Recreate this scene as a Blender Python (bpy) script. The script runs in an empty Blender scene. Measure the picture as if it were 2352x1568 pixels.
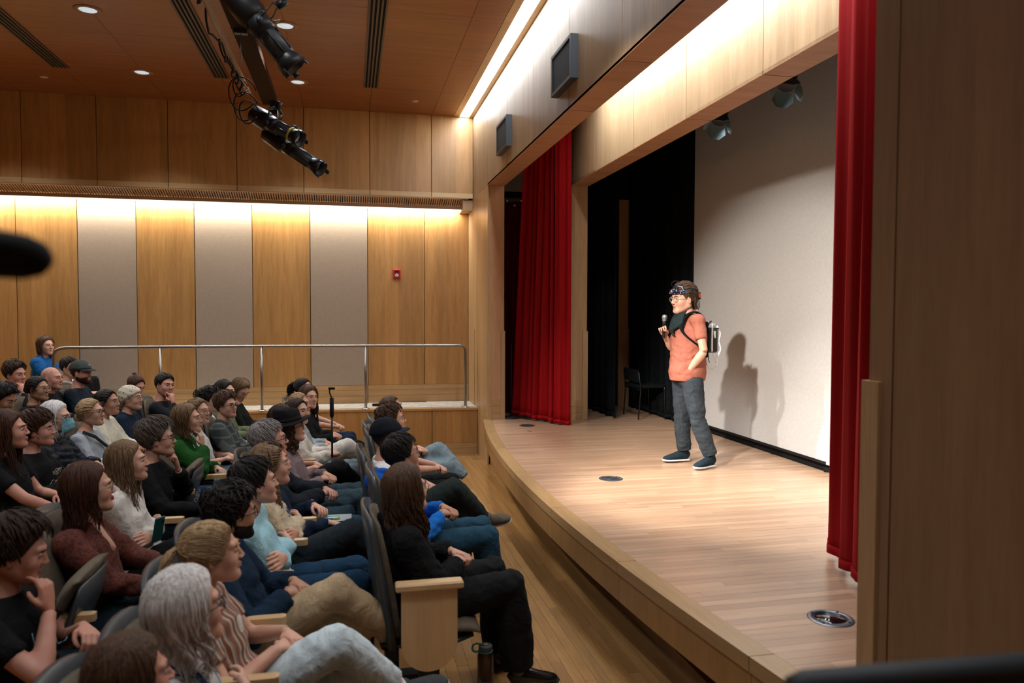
import bpy, math, random
import numpy as np
from mathutils import Vector, Matrix, noise as mnoise
random.seed(7); np.random.seed(7)
SC = bpy.context.scene
COL = SC.collection
PI = math.pi
# ---------------------------------------------------------------- camera
cd = bpy.data.cameras.new('camera'); cam = bpy.data.objects.new('camera', cd); COL.objects.link(cam)
cd.sensor_width = 36.0; cd.lens = 1709.15/2352*36.0; cd.clip_start = 0.05; cd.clip_end = 60
_yaw, _pit, _rol = .2139, .0375, .0021
_f = Vector((math.sin(_yaw), math.cos(_yaw), 0)); _r = Vector((math.cos(_yaw), -math.sin(_yaw), 0)); _u = Vector((0, 0, 1))
_f2 = _f*math.cos(_pit)-_u*math.sin(_pit); _u2 = _u*math.cos(_pit)+_f*math.sin(_pit)
_r3 = _r*math.cos(_rol)+_u2*math.sin(_rol); _u3 = _u2*math.cos(_rol)-_r*math.sin(_rol)
cam.matrix_world = Matrix(((_r3.x, _u3.x, -_f2.x, 0), (_r3.y, _u3.y, -_f2.y, 0), (_r3.z, _u3.z, -_f2.z, 2.0), (0, 0, 0, 1)))
cd.dof.use_dof = True; cd.dof.focus_distance = 6.6; cd.dof.aperture_fstop = 2.2
SC.camera = cam
# ---------------------------------------------------------------- world, lights, exposure
w = bpy.data.worlds.new('world'); SC.world = w; w.use_nodes = True
w.node_tree.nodes['Background'].inputs[0].default_value = (.55, .6, .7, 1); w.node_tree.nodes['Background'].inputs[1].default_value = 0.006
SC.view_settings.view_transform = 'Standard'; SC.view_settings.look = 'None'
SC.view_settings.gamma = 1.0; SC.view_settings.use_curve_mapping = False
SC.view_settings.exposure = -0.24
def lamp(kind, name, loc, target, energy, color, **kw):
    l = bpy.data.lights.new(name, kind); l.energy = energy; l.color = color
    for k, v in kw.items(): setattr(l, k, v)
    o = bpy.data.objects.new(name, l); COL.objects.link(o); o.location = loc
    o.rotation_euler = (Vector(target)-Vector(loc)).to_track_quat('-Z', 'Y').to_euler()
    return o
WHITE = (1, .93, .84)
# front-of-house stage spots hung over the audience; the last one is added fill
lamp('SPOT', 'stage_spot_light', (-.76, 2.87, 4.14), (4.1, 6.6, 1.3), 2500, WHITE, spot_size=.70, spot_blend=.6, shadow_soft_size=.09)
lamp('SPOT', 'stage_spot_light', (-.36, 6.98, 3.52), (3.4, 4.9, .5), 1150, WHITE, spot_size=.60, spot_blend=.5, shadow_soft_size=.05)
lamp('SPOT', 'stage_spot_light', (-.31, 4.92, 3.5), (3.1, 5.4, .6), 850, WHITE, spot_size=.80, spot_blend=.7, shadow_soft_size=.05)
lamp('SPOT', 'stage_spot_light', (-.70, 5.9, 4.1), (2.3, 7.7, .6), 520, WHITE, spot_size=.80, spot_blend=.8, shadow_soft_size=.09)  # added spot without a fixture, brightens the far stage floor
# lamps with barn doors behind the inner stage beam, shining down on the stage
for ly in (5.3, 6.35):
    lamp('SPOT', 'stage_down_light', (3.42, ly, 3.72), (2.4, ly-1.2, .6), 120, (.92, .97, 1), spot_size=1.5, spot_blend=.5, shadow_soft_size=.06)
# long light slots: the ceiling slot by the stage beam, the slot between the two beams, the cove over the side wall
lamp('AREA', 'slot_light', (1.637, 5.7, 4.845), (1.637, 5.7, 0), 150, (.84, .92, 1), shape='RECTANGLE', size=.13, size_y=10.2)
lamp('AREA', 'beam_slot_light', (2.35, 4.6, 4.66), (2.83, 4.6, 4.20), 140, (.96, .97, 1), shape='RECTANGLE', size=7.0, size_y=.10, spread=2.3)
lamp('AREA', 'cove_light', (-2.7, 11.165, 3.55), (-2.7, 11.30, 2.9), 165, (1, .95, .84), shape='RECTANGLE', size=8.6, size_y=.05)
DL = [(-2.40, 7.81), (-2.40, 9.67), (-.616, 7.81), (-.616, 9.65), (-4.2, 7.81), (-4.2, 9.67), (-2.4, 5.95), (-.9, 4.2), (-2.4, 4.1), (-4.2, 5.9), (-2.4, 2.2), (-.7, 2.0)]
for x, y in DL:
    lamp('SPOT', 'down_light', (x, y, 4.80), (x, y, 0), 105, (.93, .96, 1), spot_size=1.9, spot_blend=.6, shadow_soft_size=.07)

# ---------------------------------------------------------------- materials
def newmat(name):
    m = bpy.data.materials.new(name); m.use_nodes = True
    nt = m.node_tree; b = nt.nodes['Principled BSDF']
    return m, nt, b
def N(nt, t, **kw):
    n = nt.nodes.new(t)
    for k, v in kw.items():
        if k in n.inputs.keys() if hasattr(n.inputs, 'keys') else False: n.inputs[k].default_value = v
        else: setattr(n, k, v)
    return n
def plain(name, col, rough=.6, metal=0, spec=.4, emit=None, estr=0, sheen=0, coat=0):
    m, nt, b = newmat(name)
    b.inputs['Base Color'].default_value = (*col, 1); b.inputs['Roughness'].default_value = rough
    b.inputs['Metallic'].default_value = metal; b.inputs['Specular IOR Level'].default_value = spec
    b.inputs['Sheen Weight'].default_value = sheen; b.inputs['Coat Weight'].default_value = coat
    if emit: b.inputs['Emission Color'].default_value = (*emit, 1); b.inputs['Emission Strength'].default_value = estr
    # faint procedural mottling
    tc = N(nt, 'ShaderNodeTexCoord'); no = N(nt, 'ShaderNodeTexNoise'); no.inputs['Scale'].default_value = 40; no.inputs['Detail'].default_value = 3
    nt.links.new(tc.outputs['Object'], no.inputs['Vector'])
    hs = N(nt, 'ShaderNodeHueSaturation'); hs.inputs['Color'].default_value = (*col, 1)
    mr = N(nt, 'ShaderNodeMapRange'); mr.inputs['To Min'].default_value = .88; mr.inputs['To Max'].default_value = 1.12
    nt.links.new(no.outputs[0], mr.inputs[0]); nt.links.new(mr.outputs[0], hs.inputs['Value']); nt.links.new(hs.outputs[0], b.inputs['Base Color'])
    return m
def wood(name, c1, c2, grain='Z', rough=.38, band=.19, bandamt=.12, rand=.06, sc=1.0, axis2='XY', coat=.15, island=False, knots=0):
    m, nt, b = newmat(name); L = nt.links.new
    tc = N(nt, 'ShaderNodeTexCoord'); geo = N(nt, 'ShaderNodeNewGeometry'); oi = N(nt, 'ShaderNodeObjectInfo')
    mp = N(nt, 'ShaderNodeMapping')
    s = {'X': (.7, 9, 9), 'Y': (9, .7, 9), 'Z': (9, 9, .7)}[grain]
    mp.inputs['Scale'].default_value = tuple(v*sc for v in s)
    off = N(nt, 'ShaderNodeVectorMath'); off.operation = 'MULTIPLY_ADD'
    L(geo.outputs['Position'], off.inputs[0]); off.inputs[1].default_value = (1, 1, 1)
    cx = N(nt, 'ShaderNodeCombineXYZ'); rnd = N(nt, 'ShaderNodeMath'); rnd.operation = 'ADD'
    L(oi.outputs['Random'], rnd.inputs[0])
    if island: L(geo.outputs['Random Per Island'], rnd.inputs[1])
    else: rnd.inputs[1].default_value = 0
    m7 = N(nt, 'ShaderNodeMath'); m7.operation = 'MULTIPLY'; m7.inputs[1].default_value = 7.3; L(rnd.outputs[0], m7.inputs[0])
    for i in range(3): L(m7.outputs[0], cx.inputs[i])
    L(cx.outputs[0], off.inputs[2]); L(off.outputs[0], mp.inputs['Vector'])
    n1 = N(nt, 'ShaderNodeTexNoise'); n1.inputs['Scale'].default_value = 1.6; n1.inputs['Detail'].default_value = 6; n1.inputs['Roughness'].default_value = .62; n1.inputs['Distortion'].default_value = .4
    n2 = N(nt, 'ShaderNodeTexNoise'); n2.inputs['Scale'].default_value = 9; n2.inputs['Detail'].default_value = 4
    L(mp.outputs[0], n1.inputs['Vector']); L(mp.outputs[0], n2.inputs['Vector'])
    mix = N(nt, 'ShaderNodeMath'); mix.operation = 'MULTIPLY_ADD'; L(n2.outputs[0], mix.inputs[0]); mix.inputs[1].default_value = .45; L(n1.outputs[0], mix.inputs[2])
    cr = N(nt, 'ShaderNodeValToRGB'); cr.color_ramp.elements[0].position = .45; cr.color_ramp.elements[1].position = .98
    cr.color_ramp.elements[0].color = (*c2, 1); cr.color_ramp.elements[1].color = (*c1, 1)
    L(mix.outputs[0], cr.inputs[0])
    # veneer leaf bands + random value per piece
    sep = N(nt, 'ShaderNodeSeparateXYZ'); L(geo.outputs['Position'], sep.inputs[0])
    su = N(nt, 'ShaderNodeMath'); su.operation = 'ADD'
    L(sep.outputs['X' if 'X' in axis2 else 'Y'], su.inputs[0])
    if axis2 == 'XY': L(sep.outputs['Y'], su.inputs[1])
    else: su.inputs[1].default_value = 0
    dv = N(nt, 'ShaderNodeMath'); dv.operation = 'DIVIDE'; L(su.outputs[0], dv.inputs[0]); dv.inputs[1].default_value = band
    fl = N(nt, 'ShaderNodeMath'); fl.operation = 'FLOOR'; L(dv.outputs[0], fl.inputs[0])
    wn = N(nt, 'ShaderNodeTexWhiteNoise'); wn.noise_dimensions = '1D'; L(fl.outputs[0], wn.inputs['W'])
    v1 = N(nt, 'ShaderNodeMapRange'); v1.inputs['To Min'].default_value = 1-bandamt; v1.inputs['To Max'].default_value = 1+bandamt; L(wn.outputs[0], v1.inputs[0])
    fr = N(nt, 'ShaderNodeMath'); fr.operation = 'FRACT'; m3 = N(nt, 'ShaderNodeMath'); m3.operation = 'MULTIPLY'; m3.inputs[1].default_value = 13.7; L(rnd.outputs[0], m3.inputs[0]); L(m3.outputs[0], fr.inputs[0])
    v2 = N(nt, 'ShaderNodeMapRange'); v2.inputs['To Min'].default_value = 1-rand; v2.inputs['To Max'].default_value = 1+rand; L(fr.outputs[0], v2.inputs[0])
    vm = N(nt, 'ShaderNodeMath'); vm.operation = 'MULTIPLY'; L(v1.outputs[0], vm.inputs[0]); L(v2.outputs[0], vm.inputs[1])
    hs = N(nt, 'ShaderNodeHueSaturation'); L(cr.outputs[0], hs.inputs['Color']); L(vm.outputs[0], hs.inputs['Value'])
    L(hs.outputs[0], b.inputs['Base Color'])
    b.inputs['Roughness'].default_value = rough; b.inputs['Coat Weight'].default_value = coat; b.inputs['Coat Roughness'].default_value = .25
    bp = N(nt, 'ShaderNodeBump'); bp.inputs['Strength'].default_value = .05; bp.inputs['Distance'].default_value = .002
    L(n2.outputs[0], bp.inputs['Height']); L(bp.outputs[0], b.inputs['Normal'])
    return m
def cloth(name, c1, c2=None, rough=.9, scale=120, bump=.25, sheen=.1, wave=None, fold=.6):
    """woven cloth: fine weave + soft creases"""
    m, nt, b = newmat(name); L = nt.links.new
    c2 = c2 or tuple(v*.7 for v in c1)
    tc = N(nt, 'ShaderNodeTexCoord')
    n1 = N(nt, 'ShaderNodeTexNoise'); n1.inputs['Scale'].default_value = scale; n1.inputs['Detail'].default_value = 3; L(tc.outputs['Object'], n1.inputs['Vector'])
    n2 = N(nt, 'ShaderNodeTexNoise'); n2.inputs['Scale'].default_value = 9; n2.inputs['Detail'].default_value = 4; n2.inputs['Distortion'].default_value = 1.2; L(tc.outputs['Object'], n2.inputs['Vector'])
    mx = N(nt, 'ShaderNodeMath'); mx.operation = 'MULTIPLY_ADD'; L(n1.outputs[0], mx.inputs[0]); mx.inputs[1].default_value = .6; L(n2.outputs[0], mx.inputs[2])
    cr = N(nt, 'ShaderNodeValToRGB'); cr.color_ramp.elements[0].position = .55; cr.color_ramp.elements[1].position = 1.05
    cr.color_ramp.elements[0].color = (*c2, 1); cr.color_ramp.elements[1].color = (*c1, 1); L(mx.outputs[0], cr.inputs[0])
    L(cr.outputs[0], b.inputs['Base Color']); b.inputs['Roughness'].default_value = rough; b.inputs['Sheen Weight'].default_value = 0; b.inputs['Specular IOR Level'].default_value = .12
    bm_ = N(nt, 'ShaderNodeBump'); bm_.inputs['Strength'].default_value = bump; bm_.inputs['Distance'].default_value = .004; L(n1.outputs[0], bm_.inputs['Height'])
    b2 = N(nt, 'ShaderNodeBump'); b2.inputs['Strength'].default_value = fold; b2.inputs['Distance'].default_value = .03; L(n2.outputs[0], b2.inputs['Height']); L(bm_.outputs[0], b2.inputs['Normal'])
    L(b2.outputs[0], b.inputs['Normal'])
    return m
def patterned(name, base, spots, kind='voronoi', scale=30, thr=.35, soft=.03, stretch=(1, 1, 1)):
    m, nt, b = newmat(name); L = nt.links.new
    tc = N(nt, 'ShaderNodeTexCoord'); mp = N(nt, 'ShaderNodeMapping'); mp.inputs['Scale'].default_value = stretch; L(tc.outputs['Object'], mp.inputs['Vector'])
    if kind == 'voronoi':
        v = N(nt, 'ShaderNodeTexVoronoi'); v.inputs['Scale'].default_value = scale; L(mp.outputs[0], v.inputs['Vector']); out = v.outputs['Distance']
    elif kind == 'stripes':
        w1 = N(nt, 'ShaderNodeTexWave'); w1.inputs['Scale'].default_value = scale; w1.bands_direction = 'Y'; w1.inputs['Distortion'].default_value = 4; w1.inputs['Detail'].default_value = 1; w1.inputs['Detail Scale'].default_value = .8; L(mp.outputs[0], w1.inputs['Vector']); out = w1.outputs[1]
    elif kind == 'plaid':
        w1 = N(nt, 'ShaderNodeTexWave'); w1.inputs['Scale'].default_value = scale; w1.bands_direction = 'Z'; w2 = N(nt, 'ShaderNodeTexWave'); w2.inputs['Scale'].default_value = scale*.8; w2.bands_direction = 'Y'
        for w_ in (w1, w2): L(mp.outputs[0], w_.inputs['Vector']); w_.inputs['Distortion'].default_value = .8
        mn = N(nt, 'ShaderNodeMath'); mn.operation = 'MINIMUM'; L(w1.outputs[1], mn.inputs[0]); L(w2.outputs[1], mn.inputs[1]); out = mn.outputs[0]
    else:
        v = N(nt, 'ShaderNodeTexNoise'); v.inputs['Scale'].default_value = scale; v.inputs['Detail'].default_value = 3; L(mp.outputs[0], v.inputs['Vector']); out = v.outputs[0]
    cr = N(nt, 'ShaderNodeValToRGB'); e = cr.color_ramp.elements; e[0].position = thr; e[1].position = thr+soft
    e[0].color = (*spots[0], 1); e[1].color = (*base, 1)
    for i, s in enumerate(spots[1:]):
        x = e.new(min(.99, thr+soft+.12*(i+1))); x.color = (*s, 1)
    L(out, cr.inputs[0]); L(cr.outputs[0], b.inputs['Base Color']); b.inputs['Roughness'].default_value = .9
    n2 = N(nt, 'ShaderNodeTexNoise'); n2.inputs['Scale'].default_value = 10; L(tc.outputs['Object'], n2.inputs['Vector'])
    b2 = N(nt, 'ShaderNodeBump'); b2.inputs['Strength'].default_value = .35; b2.inputs['Distance'].default_value = .03; L(n2.outputs[0], b2.inputs['Height']); L(b2.outputs[0], b.inputs['Normal'])
    return m
MAPLE = wood('maple_wall', (.52, .28, .095), (.35, .165, .045), 'Z', rough=.42)
MAPLE_L = wood('maple_pale', (.55, .36, .18), (.39, .23, .10), 'Z', rough=.45, bandamt=.06)
MAPLE_H = wood('maple_beam', (.46, .32, .19), (.34, .22, .115), 'Z', rough=.45, coat=.05, band=.24, bandamt=.10, axis2='Y')
TRIMW = wood('maple_trim', (.54, .35, .18), (.38, .23, .10), 'Z', rough=.45, bandamt=.02)
TRIMX = wood('maple_trim_long', (.52, .31, .14), (.37, .21, .08), 'X', rough=.45, bandamt=.02)
SOFFW = wood('cherry_underside', (.50, .25, .12), (.34, .155, .07), 'X', rough=.5, bandamt=.03)
CEILW = wood('ceiling_veneer', (.34, .125, .036), (.22, .072, .018), 'X', rough=.5, band=.3, bandamt=.03, rand=.05, axis2='Y')
BOARDX = wood('stage_board', (.52, .345, .23), (.40, .235, .14), 'X', rough=.30, band=50, bandamt=0, rand=.13, sc=1.3, coat=.25, island=True)
BOARDY = wood('floor_board', (.42, .23, .085), (.30, .145, .045), 'Y', rough=.30, band=50, bandamt=0, rand=.16, sc=1.3, coat=.3, island=True)
APRON = wood('apron_veneer', (.36, .20, .075), (.26, .135, .043), 'Z', rough=.4, bandamt=.05)
ENDP = wood('seat_end_veneer', (.66, .44, .22), (.54, .33, .15), 'Z', rough=.4, bandamt=.0)
FABP = plain('acoustic_fabric', (.36, .28, .21), .95, spec=.1)
CARPET = cloth('walkway_carpet', (.62, .58, .52), (.34, .31, .27), scale=140, bump=.7, fold=.05)
SCREEN = plain('screen_white', (.46, .455, .445), .9)
BLACK = plain('matte_black', (.008, .008, .009), .8, spec=.2)
BLKCLOTH = cloth('black_drape', (.006, .008, .009), (.003, .004, .005), scale=60, fold=.2, sheen=0)
BLKMET = plain('black_metal', (.018, .019, .02), .42, metal=.3)
DKPLAS = plain('dark_plastic', (.035, .042, .047), .45)
STEEL = plain('brushed_steel', (.30, .28, .26), .36, metal=1)
CHROME = plain('chrome', (.8, .8, .8), .12, metal=1)
GLOW = plain('lamp_diffuser', (1, 1, 1), .5, emit=(.97, .99, 1), estr=3.2)
GLOWC = plain('cove_diffuser', (1, 1, 1), .5, emit=(1, .97, .92), estr=2.0)
GLOWD = plain('downlight_glass', (.7, .75, .78), .3, emit=(.72, .88, .95), estr=.75)
PITCH = plain('dark_gap', (.012, .009, .006), .9)
def velvet(name, c):
    m, nt, b = newmat(name); b.inputs['Base Color'].default_value = (*c, 1); b.inputs['Roughness'].default_value = .75
    b.inputs['Sheen Weight'].default_value = .25; b.inputs['Sheen Roughness'].default_value = .35; b.inputs['Sheen Tint'].default_value = (1, .05, .05, 1); b.inputs['Specular IOR Level'].default_value = .15
    tc = N(nt, 'ShaderNodeTexCoord'); no = N(nt, 'ShaderNodeTexNoise'); no.inputs['Scale'].default_value = 200; nt.links.new(tc.outputs['Object'], no.inputs['Vector'])
    bp = N(nt, 'ShaderNodeBump'); bp.inputs['Strength'].default_value = .2; bp.inputs['Distance'].default_value = .002; nt.links.new(no.outputs[0], bp.inputs['Height']); nt.links.new(bp.outputs[0], b.inputs['Normal'])
    return m
RED = velvet('red_velvet', (.30, .002, .005))

# ---------------------------------------------------------------- mesh helpers
def mesh(name, v, f, mats, smooth=False, mi=None):
    me = bpy.data.meshes.new(name); me.from_pydata([tuple(map(float, p)) for p in v], [], [tuple(int(i) for i in q) for q in f])
    for m in (mats if isinstance(mats, (list, tuple)) else [mats]): me.materials.append(m)
    if smooth: me.polygons.foreach_set('use_smooth', [True]*len(me.polygons))
    if mi is not None: me.polygons.foreach_set('material_index', [int(i) for i in mi])
    me.update(); return me
def link(name, me, parent=None, loc=(0, 0, 0), rot=(0, 0, 0), **props):
    o = bpy.data.objects.new(name, me); COL.objects.link(o); o.location = loc; o.rotation_euler = rot
    if parent: o.parent = parent
    for k, v in props.items(): o[k] = v
    return o
def thing(name, label, cat, loc=(0, 0, 0), rz=0, group=None):
    o = link(name, None, None, loc, (0, 0, rz), label=label, category=cat)
    o.empty_display_size = .1
    if group: o['group'] = group
    return o
def struct(name, me=None, label=None):
    o = link(name, me); o['kind'] = 'structure'
    if label: o['label'] = label
    return o
BF = [(0, 3, 2, 1), (4, 5, 6, 7), (0, 1, 5, 4), (1, 2, 6, 5), (2, 3, 7, 6), (3, 0, 4, 7)]
def boxv(lo, hi):
    x0, y0, z0 = lo; x1, y1, z1 = hi
    return [(x0, y0, z0), (x1, y0, z0), (x1, y1, z0), (x0, y1, z0), (x0, y0, z1), (x1, y0, z1), (x1, y1, z1), (x0, y1, z1)]
def box(name, lo, hi, mat, parent=None, bev=0, **props):
    """box between two corners; its origin sits at its centre"""
    c = [(a+b)/2 for a, b in zip(lo, hi)]
    l2 = [a-d for a, d in zip(lo, c)]; h2 = [a-d for a, d in zip(hi, c)]
    if bev:
        v = []; b_ = min(bev, *(.45*abs(h-l) for h, l in zip(h2, l2)))
        X, Y, Z = h2; F = []
        for sx in (-1, 1):
            for sy in (-1, 1):
                for sz in (-1, 1):
                    v += [(sx*X, sy*(Y-b_), sz*(Z-b_)), (sx*(X-b_), sy*Y, sz*(Z-b_)), (sx*(X-b_), sy*(Y-b_), sz*Z)]
        me = hull(name, v, mat)
    else: me = mesh(name, boxv(l2, h2), BF, mat)
    return link(name, me, parent, c, **props)
def hull(name, v, mat):
    import bmesh
    bm = bmesh.new()
    for p in v: bm.verts.new(p)
    bmesh.ops.convex_hull(bm, input=bm.verts); bmesh.ops.dissolve_limit(bm, angle_limit=.02, verts=bm.verts, edges=bm.edges)
    me = bpy.data.meshes.new(name); bm.to_mesh(me); bm.free(); me.materials.append(mat); return me
class MB:
    """collects pieces with material slots into one mesh"""
    def __init__(s): s.v = []; s.f = []; s.m = []; s.n = 0
    def add(s, v, f, mi=0):
        v = np.asarray(v, float); s.v.append(v); s.f += [tuple(int(i)+s.n for i in q) for q in f]; s.m += [mi]*len(f); s.n += len(v); return s
    def box(s, lo, hi, mi=0): return s.add(boxv(lo, hi), BF, mi)
    def tube(s, P, R, n=10, mi=0, up=None, cap=True): return s.add(*tube(P, R, n, up, cap), mi)
    def mesh(s, name, mats, smooth=True): return mesh(name, np.vstack(s.v), s.f, mats, smooth, s.m)
def nrm(a): a = np.asarray(a, float); return a/(np.linalg.norm(a)+1e-12)
def tube(P, R, n=10, up=None, cap=True):
    """lofted tube along P; R: radius or (a,b) along (side, up) for each point"""
    P = np.asarray(P, float); k = len(P); V = []
    R = [(r, r) if np.isscalar(r) else r for r in (R if hasattr(R, '__len__') and len(R) == k and not (k == 2 and np.isscalar(R)) else [R]*k)]
    T = np.gradient(P, axis=0); T /= (np.linalg.norm(T, axis=1, keepdims=True)+1e-12)
    u = np.asarray(up if up is not None else ((0, 0, 1) if abs(T[0][2]) < .9 else (1, 0, 0)), float)
    th = np.arange(n)*2*PI/n; c, s_ = np.cos(th), np.sin(th)
    for i in range(k):
        sd = np.cross(T[i], u); sd /= (np.linalg.norm(sd)+1e-12); uu = np.cross(sd, T[i])
        if up is None: u = uu
        V.append(P[i]+np.outer(c, sd)*R[i][0]+np.outer(s_, uu)*R[i][1])
    F = [(i*n+j, i*n+(j+1) % n, (i+1)*n+(j+1) % n, (i+1)*n+j) for i in range(k-1) for j in range(n)]
    V = np.vstack(V)
    if cap: F += [tuple(range(n-1, -1, -1)), tuple((k-1)*n+j for j in range(n))]
    return V, F
def lathe(prof, n=24, axis='z'):
    V = []; F = []
    for r, z in prof:
        for j in range(n):
            a = 2*PI*j/n; V.append((r*math.cos(a), r*math.sin(a), z))
    k = len(prof)
    F = [(i*n+j, i*n+(j+1) % n, (i+1)*n+(j+1) % n, (i+1)*n+j) for i in range(k-1) for j in range(n)]
    F += [tuple(range(n-1, -1, -1)), tuple((k-1)*n+j for j in range(n))]
    return np.array(V), F
def rod(name, P, R, mat, parent=None, n=12, **props):
    P = np.asarray(P, float); c = P.mean(0)
    return link(name, MB().tube(P-c, R, n).mesh(name, mat), parent, c, **props)
def text(name, s, size, mat, parent, M, depth=.001, align='CENTER'):
    cu = bpy.data.curves.new(name, 'FONT'); cu.body = s; cu.size = size; cu.extrude = depth; cu.align_x = align; cu.resolution_u = 3
    to = bpy.data.objects.new('tmp', cu); me = bpy.data.meshes.new_from_object(to); me.name = name; bpy.data.objects.remove(to)
    me.materials.clear(); me.materials.append(mat)
    o = link(name, me, parent); o.matrix_basis = M; return o

# ---------------------------------------------------------------- the room
XP, XPB, YF, ZC, YW, ZB, XI, XIB, XBK, ZS, ZL = 1.766, 1.986, 10.84, 4.852, 11.27, 3.68, 2.83, 3.07, 4.12, .6, .66
G = .009
floor = struct('floor', mesh('floor', boxv((-7, -1., -.2), (2.1, 11.4, -.012)), BF, PITCH))
def boards_y(xs, y0, y1, w, z, root, mat, limit=300, seed=3):
    rnd = random.Random(seed); ps = []
    for x in xs:
        y = y0-rnd.random()*.8
        while y < y1:
            L_ = rnd.uniform(.6, 1.5); a, b = max(y, y0), min(y+L_, y1)
            if b-a > .05: ps.append((x, a, b))
            y += L_
    return ps
ps = boards_y([1.80-.066*i for i in range(20)], 2.4, 10.45, .066, 0, floor, BOARDY)
for i, (x, a, b) in enumerate(ps[:295]):
    box('floorboard', (x-.0322, a+.0006, -.012), (x+.0322, b-.0006, random.uniform(-.0006, .0)), BOARDY, floor)
rest = MB()
for x, a, b in ps[295:]+boards_y([.48-.066*i for i in range(110)], .4, 10.9, .066, 0, floor, BOARDY, seed=9):
    rest.box((x-.0322, a+.0006, -.012), (x+.0322, b-.0006, random.uniform(-.0006, .0)))
link('floorboards', rest.mesh('floorboards', BOARDY, False), floor, kind='stuff')
# raked steps under the rear rows
for nm, x1, z in (('floor_riser', -1.82, .06), ('floor_riser', -2.66, .17), ('floor_riser', -3.45, .28)):
    struct(nm, mesh(nm, boxv((-7, -1., -.19), (x1, 10.4, z)), BF, BOARDY))
# ceiling of veneer panels
ceil = struct('ceiling', mesh('ceiling', boxv((-7, -1., ZC+.02), (3.0, 11.4, ZC+.1)), BF, PITCH))
xs = [-6.76, -5.88, -5.01, -4.13, -3.257, -2.382, -1.507, -.622, .283, 1.165, 1.48]
ys = [1.15+1.213*i for i in range(9)]; ys[-1] = YF
ys = [-1., -.1, 1.14, 2.35, 3.56, 4.78, 5.99, 7.20, 8.42, 9.63, YF]
for a, b in zip(xs, xs[1:]):
    for c, d in zip(ys, ys[1:]):
        box('ceiling_panel', (a+.002, c+.0015, ZC), (b-.002, d-.0015, ZC+.02), CEILW, ceil)
box('slot_edge_board', (1.482, -1., ZC-.001), (1.566, YF, ZC+.02), wood('slot_board', (.50, .31, .13), (.38, .21, .08), 'Y', axis2='Y'), ceil)
box('slot_edge_board', (1.709, -1., ZC-.004), (1.766, YF, ZC+.02), TRIMW, ceil)
box('light_diffuser', (1.568, -1., ZC+.002), (1.707, YF, ZC+.012), GLOW, ceil)
# stage ceiling
# fascia (upper side wall)
wf = struct('wall_upper', mesh('wall_upper', boxv((-7, YF+.02, ZB), (XP, YF+.06, ZC+.1)), BF, PITCH))
fx = [-6.9, -5.92, -5.03, -4.147, -3.257, -2.382, -1.507, -.622, .283, 1.159, 1.766]
for a, b in zip(fx, fx[1:]):
    box('wall_panel', (a+G/2, YF, ZB+.07), (b-G/2, YF+.02, ZC), MAPLE, wf)
    box('edge_strip', (a+G/2, YF-.004, ZB), (b-G/2, YF+.02, ZB+.069), wood('edge_veneer', (.60, .41, .2), (.46, .29, .13), 'X', bandamt=0, rand=.12) if a == -6.9 else bpy.data.materials['edge_veneer'], wf)
# lower side wall
wl = struct('wall_back', mesh('wall_back', boxv((-7, YW+.02, 0), (4.3, YW+.1, ZC)), BF, PITCH))
wx = [(-6.4, 'w'), (-5.6, 'f'), (-5.18, 'w'), (-4.403, 'w'), (-3.65, 'f'), (-2.905, 'w'), (-2.147, 'f'), (-1.369, 'w'), (-.569, 'f'), (.256, 'w'), (1.096, 'w'), (1.766, None)]
for (a, k), (b, _) in zip(wx, wx[1:]):
    if k == 'w': box('wall_panel', (a+G/2, YW, .93), (b-G/2, YW+.02, 3.56), MAPLE, wl)
    else: box('fabric_panel', (a+G/2, YW+.002, .93), (b-G/2, YW+.02, 3.56), FABP, wl, bev=.004)
for a, b in zip([-6.4, -4.4, -2.15, .25], [-4.4, -2.15, .25, 1.766]):
    box('rail_board', (a+G/2, YW-.004, .86), (b-G/2, YW+.02, .927), TRIMX, wl)
    box('base_board', (a+G/2, YW-.004, .77), (b-G/2, YW+.02, .857), TRIMX, wl)
    box('base_board', (a+G/2, YW-.012, ZL), (b-G/2, YW+.02, .767), TRIMX, wl)
# dark side-stage wall beyond the post
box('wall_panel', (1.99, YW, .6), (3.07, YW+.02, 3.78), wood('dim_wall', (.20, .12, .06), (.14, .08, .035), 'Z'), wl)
box('plaster_panel', (1.99, YW-.05, 3.86), (3.07, YW+.02, ZC), plain('plaster', (.62, .60, .58), .8), wl)
box('dark_rail', (1.99, YW-.08, 3.79), (3.07, YW+.02, 3.86), BLACK, wl)
# soffit of slats and cove light
so = struct('trim_cove', mesh('trim_cove', boxv((-6.9, YF+.02, ZB+.03), (XP, YW, ZB+.06)), BF, PITCH), 'slatted soffit with a lit cove along the side wall')
sm = mesh('slat', [(-.009, 0, 0), (.009, 0, 0), (.009, .22, -.085), (-.009, .22, -.085), (-.009, 0, .018), (.009, 0, .018), (.009, .22, -.067), (-.009, .22, -.067)], BF, TRIMX)
for i in range(250):
    x = 1.64-i*.0325
    link('slat', sm, so, (x, YF+.045, ZB))
box('soffit_strip', (-6.9, YF+.0, ZB-.012), (1.70, YF+.045, ZB+.0), TRIMX, so)
box('cove_lip', (-6.9, 11.068, ZB-.135), (1.62, 11.09, ZB-.085), TRIMX, so)
box('light_diffuser', (-6.9, 11.07, ZB-.150), (1.62, 11.13, ZB-.136), GLOWC, so)
box('end_board', (1.62, 10.88, ZB-.17), (XP, 11.27, ZB-.02), MAPLE_L, so)
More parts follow.
